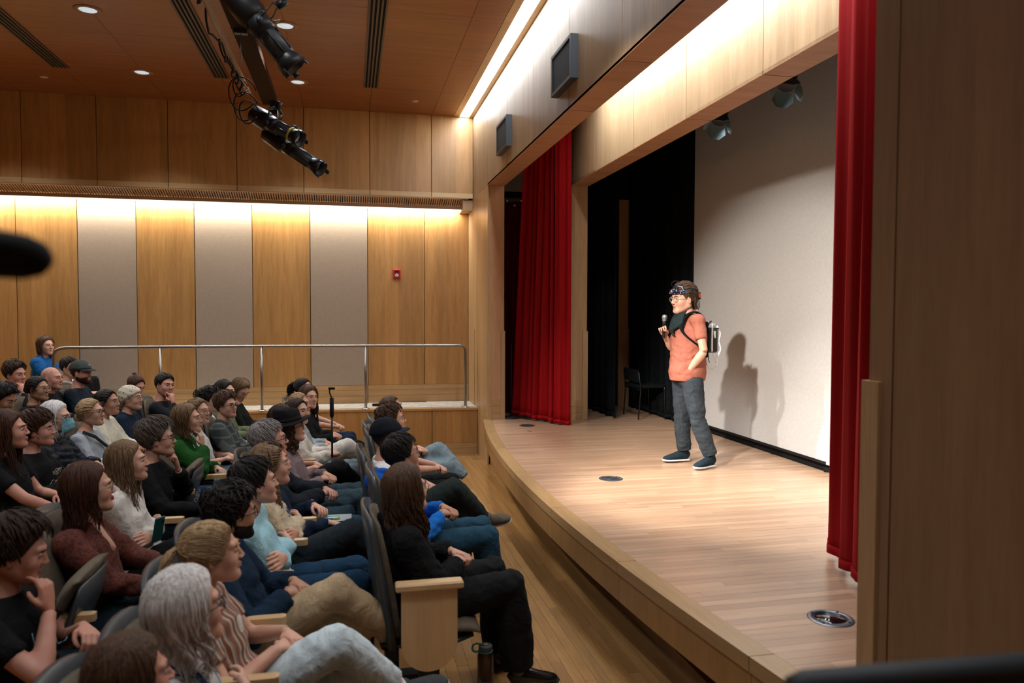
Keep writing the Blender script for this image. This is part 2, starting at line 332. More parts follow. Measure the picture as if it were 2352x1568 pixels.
# walkway platform behind the rail
pf = struct('floor_walkway', None)
fy = lambda x: 10.42 + (1.766-x)*.07 if x > -1.5 else 10.65
px_ = [-6.5, -5.0, -3.2, -2.3, -1.45, -.594, .248, 1.121, 1.766]
V = []; 
slab = MB()
for a, b in zip(px_, px_[1:]):
    ya, yb = fy(a), fy(b)
    def quadbox(x0, y0, x1, y1, d, z0, z1):
        return [(x0, y0, z0), (x1, y1, z0), (x1, y1+d, z0), (x0, y0+d, z0), (x0, y0, z1), (x1, y1, z1), (x1, y1+d, z1), (x0, y0+d, z1)]
    slab.add(quadbox(a, ya+.02, b, yb+.02, 1.2, 0, ZL-.012), BF)
    for z0, z1, nm, mt in ((.165, ZL-.03, 'front_panel', MAPLE), (.09, .162, 'base_board', TRIMX), (.0, .087, 'base_board', TRIMX)):
        link(nm, mesh(nm, quadbox(a+G/2, ya, b-G/2, yb, .02, z0, z1), BF, mt), pf)
    link('nosing_board', mesh('nosing_board', quadbox(a+.001, ya-.012, b-.001, yb-.012, .13, ZL-.03, ZL), BF, TRIMX), pf)
    link('carpet_strip', mesh('carpet_strip', quadbox(a, ya+.12, b, yb+.12, 11.262-.12-max(ya, yb), ZL-.01, ZL+.004), BF, CARPET), pf)
link('platform_core', slab.mesh('platform_core', PITCH, False), pf)
# proscenium wall with the front beam
wr = struct('wall_right', mesh('wall_right', boxv((XP+.02, -1., ZB+.02), (XPB-.01, YW, ZC+.02)), BF, PITCH))
by = [-1., .6, 1.9, 3.49, 4.726, 5.951, 7.187, 8.42, 9.64, 10.45, YF]
for a, b in zip(by, by[1:]):
    box('beam_panel', (XP, a+G/2, ZB), (XP+.02, b-G/2, ZC), MAPLE_H, wr)
    if b < 9.7: box('underside_panel', (XP+.0, a+G/2, ZB-.006), (XPB, b-G/2, ZB+.02), SOFFW, wr)
for a, b in ((9.64, 10.45), (10.45, YW)):
    box('post_panel', (XP, a+G/2, 0), (XP+.02, b-G/2, ZB-.002), MAPLE_L, wr)
box('jamb_panel', (XP+.02, 9.64, ZS), (XPB, 9.66, ZB-.006), wood('jamb_veneer', (.60, .34, .17), (.46, .24, .11), 'Z', bandamt=.02), wr)
box('post_core', (XP+.02, 9.66, 0), (XPB-.02, YW, ZB), PITCH, wr)
box('jamb_panel', (XPB-.02, 9.66, ZS), (XPB, YW, ZB), MAPLE_L, wr)
box('beam_back_panel', (XPB-.01, -1., ZB), (XPB, YW, ZC), MAPLE_L, wr)
for a, b in ((9.635, 9.70),): box('corner_guard', (XP-.012, a, ZS), (XP+.055, b-.001, 1.77), TRIMW, wr)
box('corner_guard', (XPB-.045, 9.628, ZS), (XPB+.012, 9.70, 1.77), TRIMW, wr)
box('corner_guard', (XP-.012, 10.66, 0), (XP, YF, 1.77), TRIMW, wr)
for z0, z1 in ((ZS, .68), (.683, .77), (.773, .85)): box('base_board', (XP+.056, 9.630, z0), (XPB-.046, 9.64, z1), TRIMX, wr)
# near pillar of the proscenium
NP = wood('maple_near', (.34, .20, .095), (.24, .13, .055), 'Z', rough=.8, coat=0, band=.27, bandamt=.09, axis2='Y', sc=1.2)
for a, b in ((-1., .2), (.2, 1.2), (1.2, 2.15)):
    box('post_panel', (XP, a+G/2, 0), (XP+.02, b-G/2, ZB-.002), NP, wr)
box('post_edge', (XP-.001, 2.152, 0), (XP+.03, 2.262, ZB), NP, wr)
box('post_core', (XP+.02, -1., 0), (XPB-.01, 2.25, ZB), PITCH, wr)
box('jamb_panel', (XPB-.02, -1., ZS), (XPB, 2.26, ZB), MAPLE_L, wr)
box('corner_guard', (XP-.014, 2.20, ZS-.6), (XP+.03, 2.285, 1.77), TRIMW, wr)
# inner beam and its post
wi = struct('wall_inner', mesh('wall_inner', boxv((XI+.02, -1., ZB+.02), (XIB-.02, YW, ZC+.02)), BF, PITCH), 'inner stage beam of maple on a post')
for a, b in zip([-1., 1.1, 2.33, 3.55, 4.781, 6.0, 7.225, 8.45, 9.45], [1.1, 2.33, 3.55, 4.781, 6.0, 7.225, 8.45, 9.45, YW]):
    box('beam_panel', (XI, a+G/2, ZB), (XI+.02, b-G/2, ZC), wood('maple_inner', (.56, .41, .245), (.43, .29, .155), 'Z', rough=.36, band=.22, bandamt=.09, axis2='Y') if a == -1. else bpy.data.materials['maple_inner'], wi)
    if b < 9.6: box('underside_panel', (XI, a+G/2, ZB-.006), (XIB, b-G/2, ZB+.02), SOFFW, wi)
box('post_panel', (XI, 9.45, ZS), (XIB, 9.47, ZB-.006), MAPLE_L, wi)
box('post_panel', (XI, 9.471, ZS), (XIB, 9.9, ZB+.02), MAPLE_L, wi)
box('corner_guard', (XIB-.06, 9.438, ZS), (XIB+.012, 9.52, 1.77), TRIMW, wi)
for z0, z1 in ((ZS, .68), (.683, .77), (.773, .85)): box('base_board', (XI, 9.443, z0), (XIB-.061, 9.45, z1), TRIMX, wi)
box('beam_back_panel', (XIB-.02, -1., ZB), (XIB, YW, ZC), BLACK, wi)
# stage back: black wall, screen, far stage wall with its wooden pier
wb = struct('wall_stage', mesh('wall_stage', boxv((XBK+.03, -1., 0), (XBK+.12, YW, 6.0)), BF, BLACK))
struct('wall_stage_side', mesh('wall_stage_side', boxv((XIB, 10.75, ZS), (XBK+.05, 10.8, 6.0)), BF, BLACK))
struct('ceiling_stage', mesh('ceiling_stage', boxv((XIB, -1., 5.4), (XBK+.1, YW, 5.5)), BF, BLACK))
struct('wall_near', mesh('wall_near', boxv((-7, -1.1, 0), (4.3, -1., 5.5)), BF, MAPLE))
struct('wall_left', mesh('wall_left', boxv((-7.1, -1.1, 0), (-7, YW, 5.5)), BF, MAPLE))
pier = thing('pier', 'narrow maple pier in the dark beside the black back drape', 'pillar', (4.06, 10.70, ZS))
box('shaft', (-.08, 0, 0), (.075, .04, 3.12), wood('pier_veneer', (.42, .24, .11), (.3, .16, .07), 'Z'), pier)
box('corner_guard', (.02, -.015, 0), (.087, .02, 1.17), TRIMW, pier)
scr = thing('projection_screen', 'large plain white projection screen at the back of the stage', 'screen', (4.09, 5.2, .70))
box('screen_surface', (0, -3.4, 0), (.012, 3.21, 4.6), SCREEN, scr)
box('bottom_bar', (-.004, -3.4, -.025), (.022, 3.21, 0), BLACK, scr)
box('bar_end_clip', (-.012, .49, -.02), (.0, .56, .005), plain('clip_grey', (.5, .5, .5), .4), scr)
# ---------------------------------------------------------------- stage floor
ex = lambda y: 1.395+.0208*(y-5.75)**2
st = struct('floor_stage', None)
core = MB(); yy = np.linspace(1.5, 9.64, 41)
for a, b in zip(yy, yy[1:]):
    xa, xb = ex(a), ex(b)
    core.add([(xa+.02, a, .40), (4.15, a, .40), (4.15, b, .40), (xb+.02, b, .40), (xa+.02, a, .588), (4.15, a, .588), (4.15, b, .588), (xb+.02, b, .588)], BF)
core.box((1.99, 9.64, .40), (4.15, 11.25, .588))
core.box((1.86, 1.5, 0), (4.15, 9.64, .40))
link('stage_core', core.mesh('stage_core', PITCH, False), st)
jy = [1.5, 2.72, 3.93, 5.14, 6.36, 7.57, 8.6, 9.64]
def curved(a, b, o0, o1, z0, z1, mat, nm, parent, n=10):
    V = []; F = []
    for i in range(n+1):
        y = a+(b-a)*i/n; x = ex(y)
        V += [(x+o0, y, z0), (x+o1, y, z0), (x+o1, y, z1), (x+o0, y, z1)]
    for i in range(n):
        for j in range(4): F.append((4*i+j, 4*(i+1)+j, 4*(i+1)+(j+1) % 4, 4*i+(j+1) % 4))
    F += [(3, 2, 1, 0), tuple(4*n+j for j in range(4))]
    return link(nm, mesh(nm, V, F, mat), parent)
for a, b in zip(jy, jy[1:]):
    curved(a+.002, b-.002, .012, .03, .375, .535, APRON, 'apron_panel', st)
    curved(a+.002, b-.002, .0, .03, .536, .601, wood('nosing', (.44, .28, .135), (.33, .195, .08), 'Y', rough=.35, bandamt=0) if a == 1.5 else bpy.data.materials['nosing'], 'nosing_board', st)
    curved(a+.002, b-.002, .0305, .115, .58, .6005, TRIMX if 0 else bpy.data.materials['nosing'], 'edge_board', st)
rows = []; rnd = random.Random(5)
bw = .057
y = 1.7
while y < 10.7:
    x0 = (max(ex(y), ex(y+bw))+.118) if y < 9.6 else 2.0
    x = x0-rnd.random()*.9
    while x < 4.13:
        L_ = rnd.uniform(.5, 1.5); a, b = max(x, x0), min(x+L_, 4.13)
        if b-a > .03: rows.append((y, a, b, x <= x0))
        x += L_
    y += bw
bm_ = MB()
for k, (y, a, b, first) in enumerate(rows):
    z1 = .6+rnd.uniform(-.0005, .0)
    xa, xb = (ex(y)+.1165, ex(y+bw)+.1165) if first and y < 9.5 else (a, a)
    v = [(xa, y+.0005, .588), (b-.0005, y+.0005, .588), (b-.0005, y+bw-.0005, .588), (xb, y+bw-.0005, .588)]
    v += [(p[0], p[1], z1) for p in v]
    if k < 298 and y > 2.2 or (y > 2.2 and k < 300): link('stage_board', mesh('stage_board', v, BF, BOARDX), st)
    else: bm_.add(v, BF)
link('stage_boards', bm_.mesh('stage_boards', BOARDX, False), st, kind='stuff')
# recessed grille under the stage lip
gb = wood('grille_slat', (.42, .25, .10), (.3, .16, .06), 'Z')
sl = mesh('slat', boxv((0, -.009, -.15), (.022, .009, .15)), BF, gb)
for i in range(270): link('slat', sl, st, (1.835, 2.0+i*.0285, .235))
box('grille_rail', (1.825, 1.5, .345), (1.86, 9.64, .372), APRON, st)
box('base_board', (1.80, 1.5, 0), (1.86, 9.64, .085), APRON, st)
# ================================================================ PEOPLE
def remesh(V, F, voxel, smooth=4):
    me = mesh('tmp', V, F, []); o = bpy.data.objects.new('tmp', me); COL.objects.link(o)
    r = o.modifiers.new('r', 'REMESH'); r.mode = 'VOXEL'; r.voxel_size = voxel
    s = o.modifiers.new('s', 'SMOOTH'); s.iterations = smooth; s.factor = .6
    dg = bpy.context.evaluated_depsgraph_get(); ev = o.evaluated_get(dg); m = ev.to_mesh()
    n = len(m.vertices); v = np.empty(n*3); m.vertices.foreach_get('co', v); v = v.reshape(-1, 3)
    nn = np.empty(n*3); m.vertices.foreach_get('normal', nn); nn = nn.reshape(-1, 3)
    nf = len(m.polygons); li = np.empty(len(m.loops), int); m.loops.foreach_get('vertex_index', li)
    tot = np.empty(nf, int); m.polygons.foreach_get('loop_total', tot); st_ = np.concatenate([[0], np.cumsum(tot)[:-1]])
    f = [tuple(li[a:a+b]) for a, b in zip(st_, tot)]
    ev.to_mesh_clear(); bpy.data.objects.remove(o); bpy.data.meshes.remove(me)
    return v, f, nn
def vnoise(V, sc, seed=0.):
    """cheap smooth vector noise from summed sines"""
    r = np.random.RandomState(int(seed*1000) % 99991)
    out = np.zeros(len(V))
    for k in range(7):
        d = r.normal(size=3); d *= sc*(1+.35*k)/np.linalg.norm(d); ph = r.rand()*6.28
        out += np.sin(V@d+ph+1.3*np.sin(V@(d[[1, 2, 0]]*.7)+ph))/(1+.3*k)
    return out/4.
def ball(mb, c, r, n=10):
    v, f = lathe([(max(1e-4, r*math.sin(a)), -r*math.cos(a)) for a in np.linspace(0, PI, 7)], n); mb.add(v+np.asarray(c, float), f)
def rotm(fwd, up):
    x = nrm(fwd); z = nrm(np.asarray(up, float)-np.dot(up, x)*x); y = np.cross(z, x); return np.column_stack([x, y, z])
# ---------- head (local: +x forward, +y left, +z up, origin between the ears, chin -.12, crown +.125)
def smin(a, b, k): h = np.clip(.5+.5*(b-a)/k, 0, 1); return b*(1-h)+a*h-k*h*(1-h)
def ell(P, c, r): q = (P-np.array(c))/np.array(r); l = np.linalg.norm(q, axis=-1); return (l-1)*min(r)*.9
def caps(P, a, b, r0, r1):
    a = np.array(a); b = np.array(b); ab = b-a; t = np.clip(((P-a)@ab)/(ab@ab), 0, 1)
    return np.linalg.norm(P-a-t[..., None]*ab, axis=-1)-(r0+(r1-r0)*t)
def headsdf(P, fem=.5, jaw=1., nose=1., openm=0.):
    Q = P.copy(); Q[..., 1] = np.abs(Q[..., 1])
    d = ell(P, (-.018, 0, .032), (.098, .076, .090))
    d = smin(d, ell(P, (.026, 0, -.030), (.066, .060*jaw, .084)), .03)
    d = smin(d, caps(Q, (-.02, .050*jaw, -.055), (.060, .016, -.098), .020, .018), .035)     # jaw
    d = smin(d, ell(P, (.074, 0, -.103), (.020, .022*jaw, .017)), .022)                       # chin
    d = smin(d, ell(Q, (.055, .040, -.030), (.024, .022, .026)), .022)                        # cheek
    d = smin(d, caps(Q, (.086, .012, .026), (.070, .046, .028), .008+.003*(1-fem), .008), .014)  # brow
    d = np.maximum(d, -(ell(Q, (.103, .032, .003), (.019, .0175, .0125)))+.000) if 0 else smax(d, -ell(Q, (.104, .032, .004), (.020, .019, .013)), .012)
    d = smin(d, caps(P, (.089, 0, .012), (.106, 0, -.026), .0062, .0086*nose), .010)  # nose
    d = smin(d, ell(P, (.105, 0, -.030), (.0115*nose, .0105*nose, .0090)), .006)
    d = smin(d, ell(Q, (.100, .0115, -.033), (.0095, .0065, .0065)), .005)                   # nostril wing
    d = smin(d, caps(Q, (.0955, .0, -.0585), (.086, .022, -.062), .0062, .003), .005)          # lips
    d = smin(d, caps(Q, (.094, .0, -.0700-.010*openm), (.085, .019, -.067-.006*openm), .0068, .003), .005)
    d = smax(d, -caps(Q, (.106, 0, -.0645-.005*openm), (.088, .024, -.0645-.003*openm), .0025+.006*openm, .002), .004)
    d = smin(d, ell(Q, (-.010, .080, -.012), (.017, .008, .031)), .006)                       # ear
    d = smax(d, -ell(Q, (-.004, .088, -.012), (.008, .005, .016)), .004)
    return d
def smax(a, b, k): return -smin(-a, -b, k)
_dirs = {}
def hdirs(nr, ns):
    if (nr, ns) in _dirs: return _dirs[nr, ns]
    t = np.linspace(0, 1, nr+1)[1:-1]; th = PI*(t**1.45*.55+t*.45)
    D = [(1, 0, 0)]
    for a in th:
        for j in range(ns): p = 2*PI*j/ns; D.append((math.cos(a), math.sin(a)*math.cos(p), math.sin(a)*math.sin(p)))
    D.append((-1, 0, 0)); m = len(th)
    F = [(0, 1+j, 1+(j+1) % ns) for j in range(ns)]
    F += [(1+i*ns+j, 1+(i+1)*ns+j, 1+(i+1)*ns+(j+1) % ns, 1+i*ns+(j+1) % ns) for i in range(m-1) for j in range(ns)]
    last = 1+m*ns; F += [(last, 1+(m-1)*ns+(j+1) % ns, 1+(m-1)*ns+j) for j in range(ns)]
    _dirs[nr, ns] = (np.array(D), F); return _dirs[nr, ns]
O_ = np.array([.012, 0, -.012])
def headsurf(nr, ns, sdf):
    D, F = hdirs(nr, ns); lo = np.full(len(D), .02); hi = np.full(len(D), .19)
    for _ in range(17):
        m = (lo+hi)/2; s = sdf(O_+D*m[:, None]) < 0; lo = np.where(s, m, lo); hi = np.where(s, hi, m)
    return O_+D*lo[:, None], F, D
_headcache = {}
def head_mesh(q, fem, jaw, nose, openm=0):
    k = (q, fem, jaw, nose, openm)
    if k not in _headcache:
        nr, ns = {0: (34, 36), 1: (48, 52), 2: (72, 84)}[q]
        _headcache[k] = headsurf(nr, ns, lambda P: headsdf(P, fem, jaw, nose, openm))
    return _headcache[k]
def base_radius(D):  # skull radius used for hair
    P = D
    lo = np.full(len(D), .02); hi = np.full(len(D), .19)
    for _ in range(15):
        m = (lo+hi)/2; X = O_+D*m[:, None]
        s = smin(ell(X, (-.018, 0, .032), (.098, .078, .090)), ell(X, (.026, 0, -.030), (.064, .062, .082)), .03) < 0
        lo = np.where(s, m, lo); hi = np.where(s, hi, m)
    return lo
def sst(a, b, x): t = np.clip((x-a)/(b-a), 0, 1); return t*t*(3-2*t)
def hair_cap(q, style, th, seed, curly=0, low=-.07, front=.062, part=0):
    nr, ns = {0: (34, 40), 1: (48, 60), 2: (76, 96)}[q]
    D, F = hdirs(nr, ns); r = base_radius(D); P = O_+D*r[:, None]
    x, y, z = P[:, 0], P[:, 1], P[:, 2]
    # region: above the forehead line, behind the face; down to `low` at the back
    hl = front+.012*np.cos(np.abs(y)*40)                      # hairline height on the forehead
    side = sst(.030, .012, x-(z-.0)*.55)                       # behind the temple
    top = sst(hl-.010, hl+.010, z)
    reg = np.maximum(top, side*sst(low-.012, low+.012, z))
    earhole = (np.abs(y) > .055)*np.exp(-(((x+.008)/.022)**2+((z+.012)/.030)**2))
    if style in ('short', 'pony', 'bun', 'scarf'): reg = reg*(1-.95*np.clip(earhole*1.6, 0, 1))
    n1 = vnoise(P*1., 55, seed)*.0035+vnoise(P, 120, seed+.3)*.0018
    t = th*(1+.35*sst(.05, .12, z))
    if style == 'short': t = t*(.45+.55*sst(-.04, .07, z)) + .003
    if style == 'pony' or style == 'bun': t = t*.40+.003
    if style in ('bob', 'long'): t = t+.010*sst(.03, -.06, z)*sst(.03, .07, np.abs(y))
    if curly: n1 = n1+curly*(vnoise(P, 150, seed+.7)*.55+vnoise(P, 260, seed+.9)*.35)
    # strand ridges flowing back from the hairline / down the sides
    ang = np.arctan2(y, x+.02+.3*np.maximum(z, 0))
    n1 = n1+.0016*np.sin(ang*46+3*vnoise(P, 30, seed+.5))
    if part: n1 = n1-.006*np.exp(-((y-part)/.006)**2)*sst(.06, .10, z)
    rr = r+reg*(t+n1)-(1-reg)*.016
    return O_+D*rr[:, None], F
def lock(path, w0, w1, n=5, flat=.5, ph=0, taper=True):
    k = len(path); R = []
    for i in range(k):
        s = i/(k-1); w = w0+(w1-w0)*s
        if taper: w *= (1-.75*s**4)
        if i == 0: w *= .5
        R.append((w, w*flat))
    c = np.asarray(path); u = np.array([0, 0, 0])-c[0]; u = -u if np.linalg.norm(u) > 0 else (1, 0, 0)
    return tube(path, R, n, up=nrm(np.array([c[0][0], c[0][1], .02])))
sp_a0 = [1.12]
def long_locks(L, nl, seed, wave=.006, zmin0=-.04, spread=.0, wid=.011, front=True, curlf=60, hat=0):
    """locks leaving the crown, hugging the skull, then hanging"""
    r = random.Random(seed); out = []
    for i in range(nl):
        s = i/(nl-1); a0 = sp_a0[0] if front else 1.45
        phi = a0+(2*PI-2*a0)*s+r.uniform(-.05, .05)             # azimuth, 0 = face
        # start at crown line
        cs, sn = math.cos(phi), math.sin(phi); pts = []
        lay = r.uniform(.004, .014)
        for k in range(5):
            e = 1.50-k*.36
            rx, ry, rz = .098+.012+lay, .078+.013+lay, .094+.012+lay
            pts.append((-.018+rx*math.cos(e)*cs, ry*math.cos(e)*sn, .032+rz*math.sin(e)))
        if hat: pts = [np.array(p_)*(.93, .93, 1) for p_ in pts[3:]]
        cl = (i//4); rcl = random.Random(seed*100+cl); x, y, z = pts[-1]; end = -L*(.82+.3*r.random()) if not front or abs(phi-PI) < 1.9 else -L*(.75+.2*r.random())
        m = max(3, int((z-end)/.035)); f0 = rcl.random()*6.28+r.gauss(0, .35); amp = wave*(.6+.9*rcl.random())
        for k in range(1, m+1):
            t = k/m; zz = z+(end-z)*t
            hug = 1-.16*math.sin(min(1, t*1.3)*PI*.5) + spread*t
            xx = x*hug-.012*t+amp*math.sin(f0+zz*curlf)*min(1, t*3); yy = y*(hug+.02)+amp*math.cos(f0+zz*curlf*.9)*min(1, t*3)
            if zz < -.10 and xx > -.02:                       # fall over the shoulder front
                xx += .02*t
            if zz < -.12 and xx < -.02: xx -= .025*min(1, (-.12-zz)/.1)
            pts.append((xx, yy, zz))
        out.append(lock(pts, wid*(.8+.5*r.random()), wid*.7))
    return out
def tail_locks(root, L, nl, seed, dirn=(-.5, 0, -.3), wave=.01, wid=.010, puff=.03, curlf=60):
    r = random.Random(seed); out = []; root = np.array(root); d = nrm(dirn)
    for i in range(nl):
        a = r.uniform(0, 2*PI); q = r.uniform(.2, 1); off = np.array([0, math.cos(a)*q*puff, math.sin(a)*q*puff*.7])
        pts = []; v = d*.9; p = root.copy(); m = 9; f0 = r.random()*6.28
        for k in range(m+1):
            t = k/m
            w = np.array([math.sin(f0+t*L*curlf), math.cos(f0+t*L*curlf*.9), 0])*wave*min(1, t*3)
            pts.append(p+off*min(1, t*3.2)*(1-.35*t)+w)
            v = nrm(v+np.array([.04, 0, -.42])); p = p+v*L/m*(.9+.2*r.random()*0)
        out.append(lock(pts, wid, wid*.6))
    return out
# ---------- hands (local: wrist at origin, fingers toward +x, palm faces -z, thumb toward +y for a RIGHT hand (mirrored for left))
def cr(P, k=4):
    """smooth a polyline (Catmull-Rom)"""
    P = [np.array(p, float) for p in P]; P = [2*P[0]-P[1]]+P+[2*P[-1]-P[-2]]; out = []
    for a, b, c, d in zip(P, P[1:], P[2:], P[3:]):
        for i in range(k):
            t = i/k; out.append(.5*((2*b)+(c-a)*t+(2*a-5*b+4*c-d)*t*t+(3*b-a-3*c+d)*t**3))
    return out+[P[-2]]
def hand_raw(curl, spread=.12, thumb=.6):
    parts = []
    palm = [(-.02, 0, 0), (0, 0, 0), (.025, 0, 0), (.055, 0, -.001), (.083, 0, -.002)]
    V, F = tube(palm, [(.023, .018), (.026, .0175), (.036, .0155), (.041, .0145), (.039, .011)], 14, up=(0, 0, 1)); parts.append((V, F))
    for i, (y, L, r) in enumerate(((.030, .072, .0088), (.010, .080, .0092), (-.011, .075, .0087), (-.030, .060, .0078))):
        c = curl[i] if hasattr(curl, '__len__') else curl*(1+.08*i)
        p = np.array([.060, y, .001]); a = 0.; yaw = spread*(y/.03)*.6; P = [p.copy()]; dirx = 0
        p = p+np.array([.022, y*.03, 0]); P.append(p.copy())
        for k, (s, g) in enumerate(((.45, .75), (.31, 1.0), (.24, .65))):
            a += c*g; dv = np.array([math.cos(a)*math.cos(yaw), math.cos(a)*math.sin(yaw), -math.sin(a)])
            P.append(p+dv*L*s*.5); p = p+dv*L*s; P.append(p.copy())
        R = [r, r*1.05, r, r*1.04, r*.93, r*.96, r*.84, r*.6]
        parts.append(tube(P, R, 9, up=(0, 1, 0)))
    ta = thumb
    P = [(.008, .018, -.004), (.028, .038, -.010), (.048, .052-.012*ta, -.018-.012*ta), (.066, .058-.026*ta, -.024-.018*ta), (.080, .057-.036*ta, -.028-.022*ta)]
    parts.append(tube(P, [.013, .0135, .0105, .0098, .0062], 9, up=(0, 0, 1)))
    mb = MB()
    for V, F in parts: mb.add(V, F)
    return np.vstack(mb.v), mb.f
def tufts(n, seed, th, curly, low, front, L=.050, wid=.006, swept=False):
    r = random.Random(seed); out = []; crown = np.array([-.07, .01, .125])
    ds = []
    while len(ds) < n:
        d = nrm(np.array([r.gauss(0, 1), r.gauss(0, 1), r.gauss(.35, 1)])); ds.append(d)
    ds = np.array(ds); rad = base_radius(ds); keep = []
    for d, q in zip(ds, rad):
        p = O_+d*q
        if p[0] > .015 and p[2] < front-.004: continue
        if p[2] < low+.02: continue
        if abs(p[1]) > .055 and ((p[0]+.008)/.026)**2+((p[2]+.012)/.034)**2 < 1: continue
        t = (p-crown) if not swept else np.array([-1, 0, -.25]); t = t-np.dot(t, d)*d; t = nrm(t)+np.array([r.gauss(0, .10), r.gauss(0, .10), 0])*(1+curly*60); t = nrm(t-np.dot(t, d)*d)
        l = L*r.uniform(.7, 1.3)*(.55+.45*sst(-.05, .05, p[2])); e = p+t*l
        if e[0] > .045 and e[2] < front-.004: continue
        if e[0] > .030 and e[2] < front-.03: continue
        if e[2] < low-.012: continue
        keep.append((p, t, l, d, r.uniform(.86, 1.10)))
    if not keep: return out
    K = len(keep); S = np.linspace(0, 1, 5); P = np.array([k[0] for k in keep]); T = np.array([k[1] for k in keep]); Lq = np.array([k[2] for k in keep]); Dq = np.array([k[3] for k in keep]); Hq = np.array([k[4] for k in keep])
    X = P[:, None]+T[:, None]*(Lq[:, None]*S)[..., None]-O_; X = X/np.linalg.norm(X, axis=2, keepdims=True)
    R = base_radius(X.reshape(-1, 3)).reshape(K, 5); Z = (O_+X*R[..., None])[..., 2]
    H = th*(1.0+.5*sst(.0, .1, Z))*(.45+.55*sst(-.04, .07, Z))+.0015
    R = R+H*(Hq[:, None]+(.06+curly*22)*np.sin(S*2.9))-.0035*S**3
    side = np.cross(T, Dq); W = curly*1.2*np.sin(S[None]*6+Dq[:, :1]*40)
    X = O_+X*R[..., None]+side[:, None]*W[..., None]
    for k in range(K):
        out.append(tube(X[k], [(wid*.4, .0015), (wid, .0022), (wid, .0022), (wid*.8, .0018), (wid*.25, .0008)], 4, up=Dq[k]))
    return out
_hc = {}
def hand(kind, q, left):
    k = (kind, q, left)
    if k not in _hc:
        sp = {'relax': (.38, .12, .5), 'fist': (1.25, .02, 1.3), 'clasp': (.85, .03, .8), 'flat': (.14, .16, .25), 'grip': (1.18, .05, 1.15), 'chin': ([.55, .9, 1.1, 1.2], .1, .3), 'point': ([.15, 1., 1.2, 1.2], .05, .5)}[kind]
        V, F = hand_raw(*sp)
        if q >= 1: V, F, _ = remesh(V, F, .0042 if q == 1 else .0030, 2)
        V = V*np.array([1, 1 if not left else -1, 1]); F = [tuple(reversed(f)) for f in F] if left else F
        _hc[k] = (V, F)
    return _hc[k]
def ik(S, W, l1, l2, pole):
    S = np.array(S); W = np.array(W); d = W-S; L = np.linalg.norm(d)
    if L > (l1+l2)*.985: W = S+d/L*(l1+l2)*.985; d = W-S; L = np.linalg.norm(d)
    a = (l1*l1-l2*l2+L*L)/(2*L); h = math.sqrt(max(0, l1*l1-a*a)); u = d/L
    p = np.array(pole, float); p = nrm(p-np.dot(p, u)*u)
    return S+u*a+p*h, W
# ---------- materials for people
def skinmat(name, c):
    m, nt, b = newmat(name); L = nt.links.new
    tc = N(nt, 'ShaderNodeTexCoord'); no = N(nt, 'ShaderNodeTexNoise'); no.inputs['Scale'].default_value = 14; no.inputs['Detail'].default_value = 5; L(tc.outputs['Object'], no.inputs['Vector'])
    cr = N(nt, 'ShaderNodeValToRGB'); cr.color_ramp.elements[0].position = .35; cr.color_ramp.elements[1].position = .7
    cr.color_ramp.elements[0].color = (c[0]*.92, c[1]*.78, c[2]*.72, 1); cr.color_ramp.elements[1].color = (*c, 1)
    L(no.outputs[0], cr.inputs[0]); L(cr.outputs[0], b.inputs['Base Color'])
    b.inputs['Roughness'].default_value = .48; b.inputs['Specular IOR Level'].default_value = .35
    b.inputs['Subsurface Weight'].default_value = .08; b.inputs['Subsurface Radius'].default_value = (1, .3, .15); b.inputs['Subsurface Scale'].default_value = .01
    return m
SK = {'fair': skinmat('skin_fair', (.62, .37, .27)), 'pink': skinmat('skin_pink', (.58, .30, .22)), 'tan': skinmat('skin_tan', (.45, .25, .16)), 'olive': skinmat('skin_olive', (.40, .22, .13))}
LIP = plain('lips', (.44, .19, .14), .5); EYEW = plain('eye_white', (.62, .60, .57), .2); IRIS = plain('iris', (.03, .018, .01), .15)
LIPR = plain('lips_red', (.38, .03, .04), .4)
def hairmat(name, c1, c2, sc3=(90, 90, 9)):
    m, nt, b = newmat(name); L = nt.links.new
    tc = N(nt, 'ShaderNodeTexCoord'); mp = N(nt, 'ShaderNodeMapping'); mp.inputs['Scale'].default_value = sc3; L(tc.outputs['Object'], mp.inputs['Vector'])
    no = N(nt, 'ShaderNodeTexNoise'); no.inputs['Scale'].default_value = 1.6; no.inputs['Detail'].default_value = 4; no.inputs['Distortion'].default_value = .6; L(mp.outputs[0], no.inputs['Vector'])
    cr = N(nt, 'ShaderNodeValToRGB'); cr.color_ramp.elements[0].position = .35; cr.color_ramp.elements[1].position = .68
    cr.color_ramp.elements[0].color = (*c2, 1); cr.color_ramp.elements[1].color = (*c1, 1); L(no.outputs[0], cr.inputs[0])
    L(cr.outputs[0], b.inputs['Base Color']); b.inputs['Roughness'].default_value = .5; b.inputs['Specular IOR Level'].default_value = .22
    bp = N(nt, 'ShaderNodeBump'); bp.inputs['Strength'].default_value = .9; bp.inputs['Distance'].default_value = .006; L(no.outputs[0], bp.inputs['Height']); L(bp.outputs[0], b.inputs['Normal'])
    return m
HR = {'black': hairmat('hair_black', (.022, .017, .015), (.006, .005, .005)), 'dark': hairmat('hair_dark_brown', (.055, .030, .019), (.016, .009, .006)),
      'brown': hairmat('hair_brown', (.12, .062, .033), (.035, .018, .010)), 'light': hairmat('hair_light_brown', (.27, .165, .085), (.085, .048, .024)),
      'blond': hairmat('hair_blond', (.55, .37, .19), (.22, .135, .065)), 'grey': hairmat('hair_grey', (.36, .33, .31), (.14, .125, .12)),
      'white': hairmat('hair_white', (.85, .82, .79), (.42, .39, .37)), 'auburn': hairmat('hair_auburn', (.10, .038, .02), (.028, .012, .008)),
      'greybrown': hairmat('hair_grey_brown', (.17, .13, .105), (.05, .036, .03))}
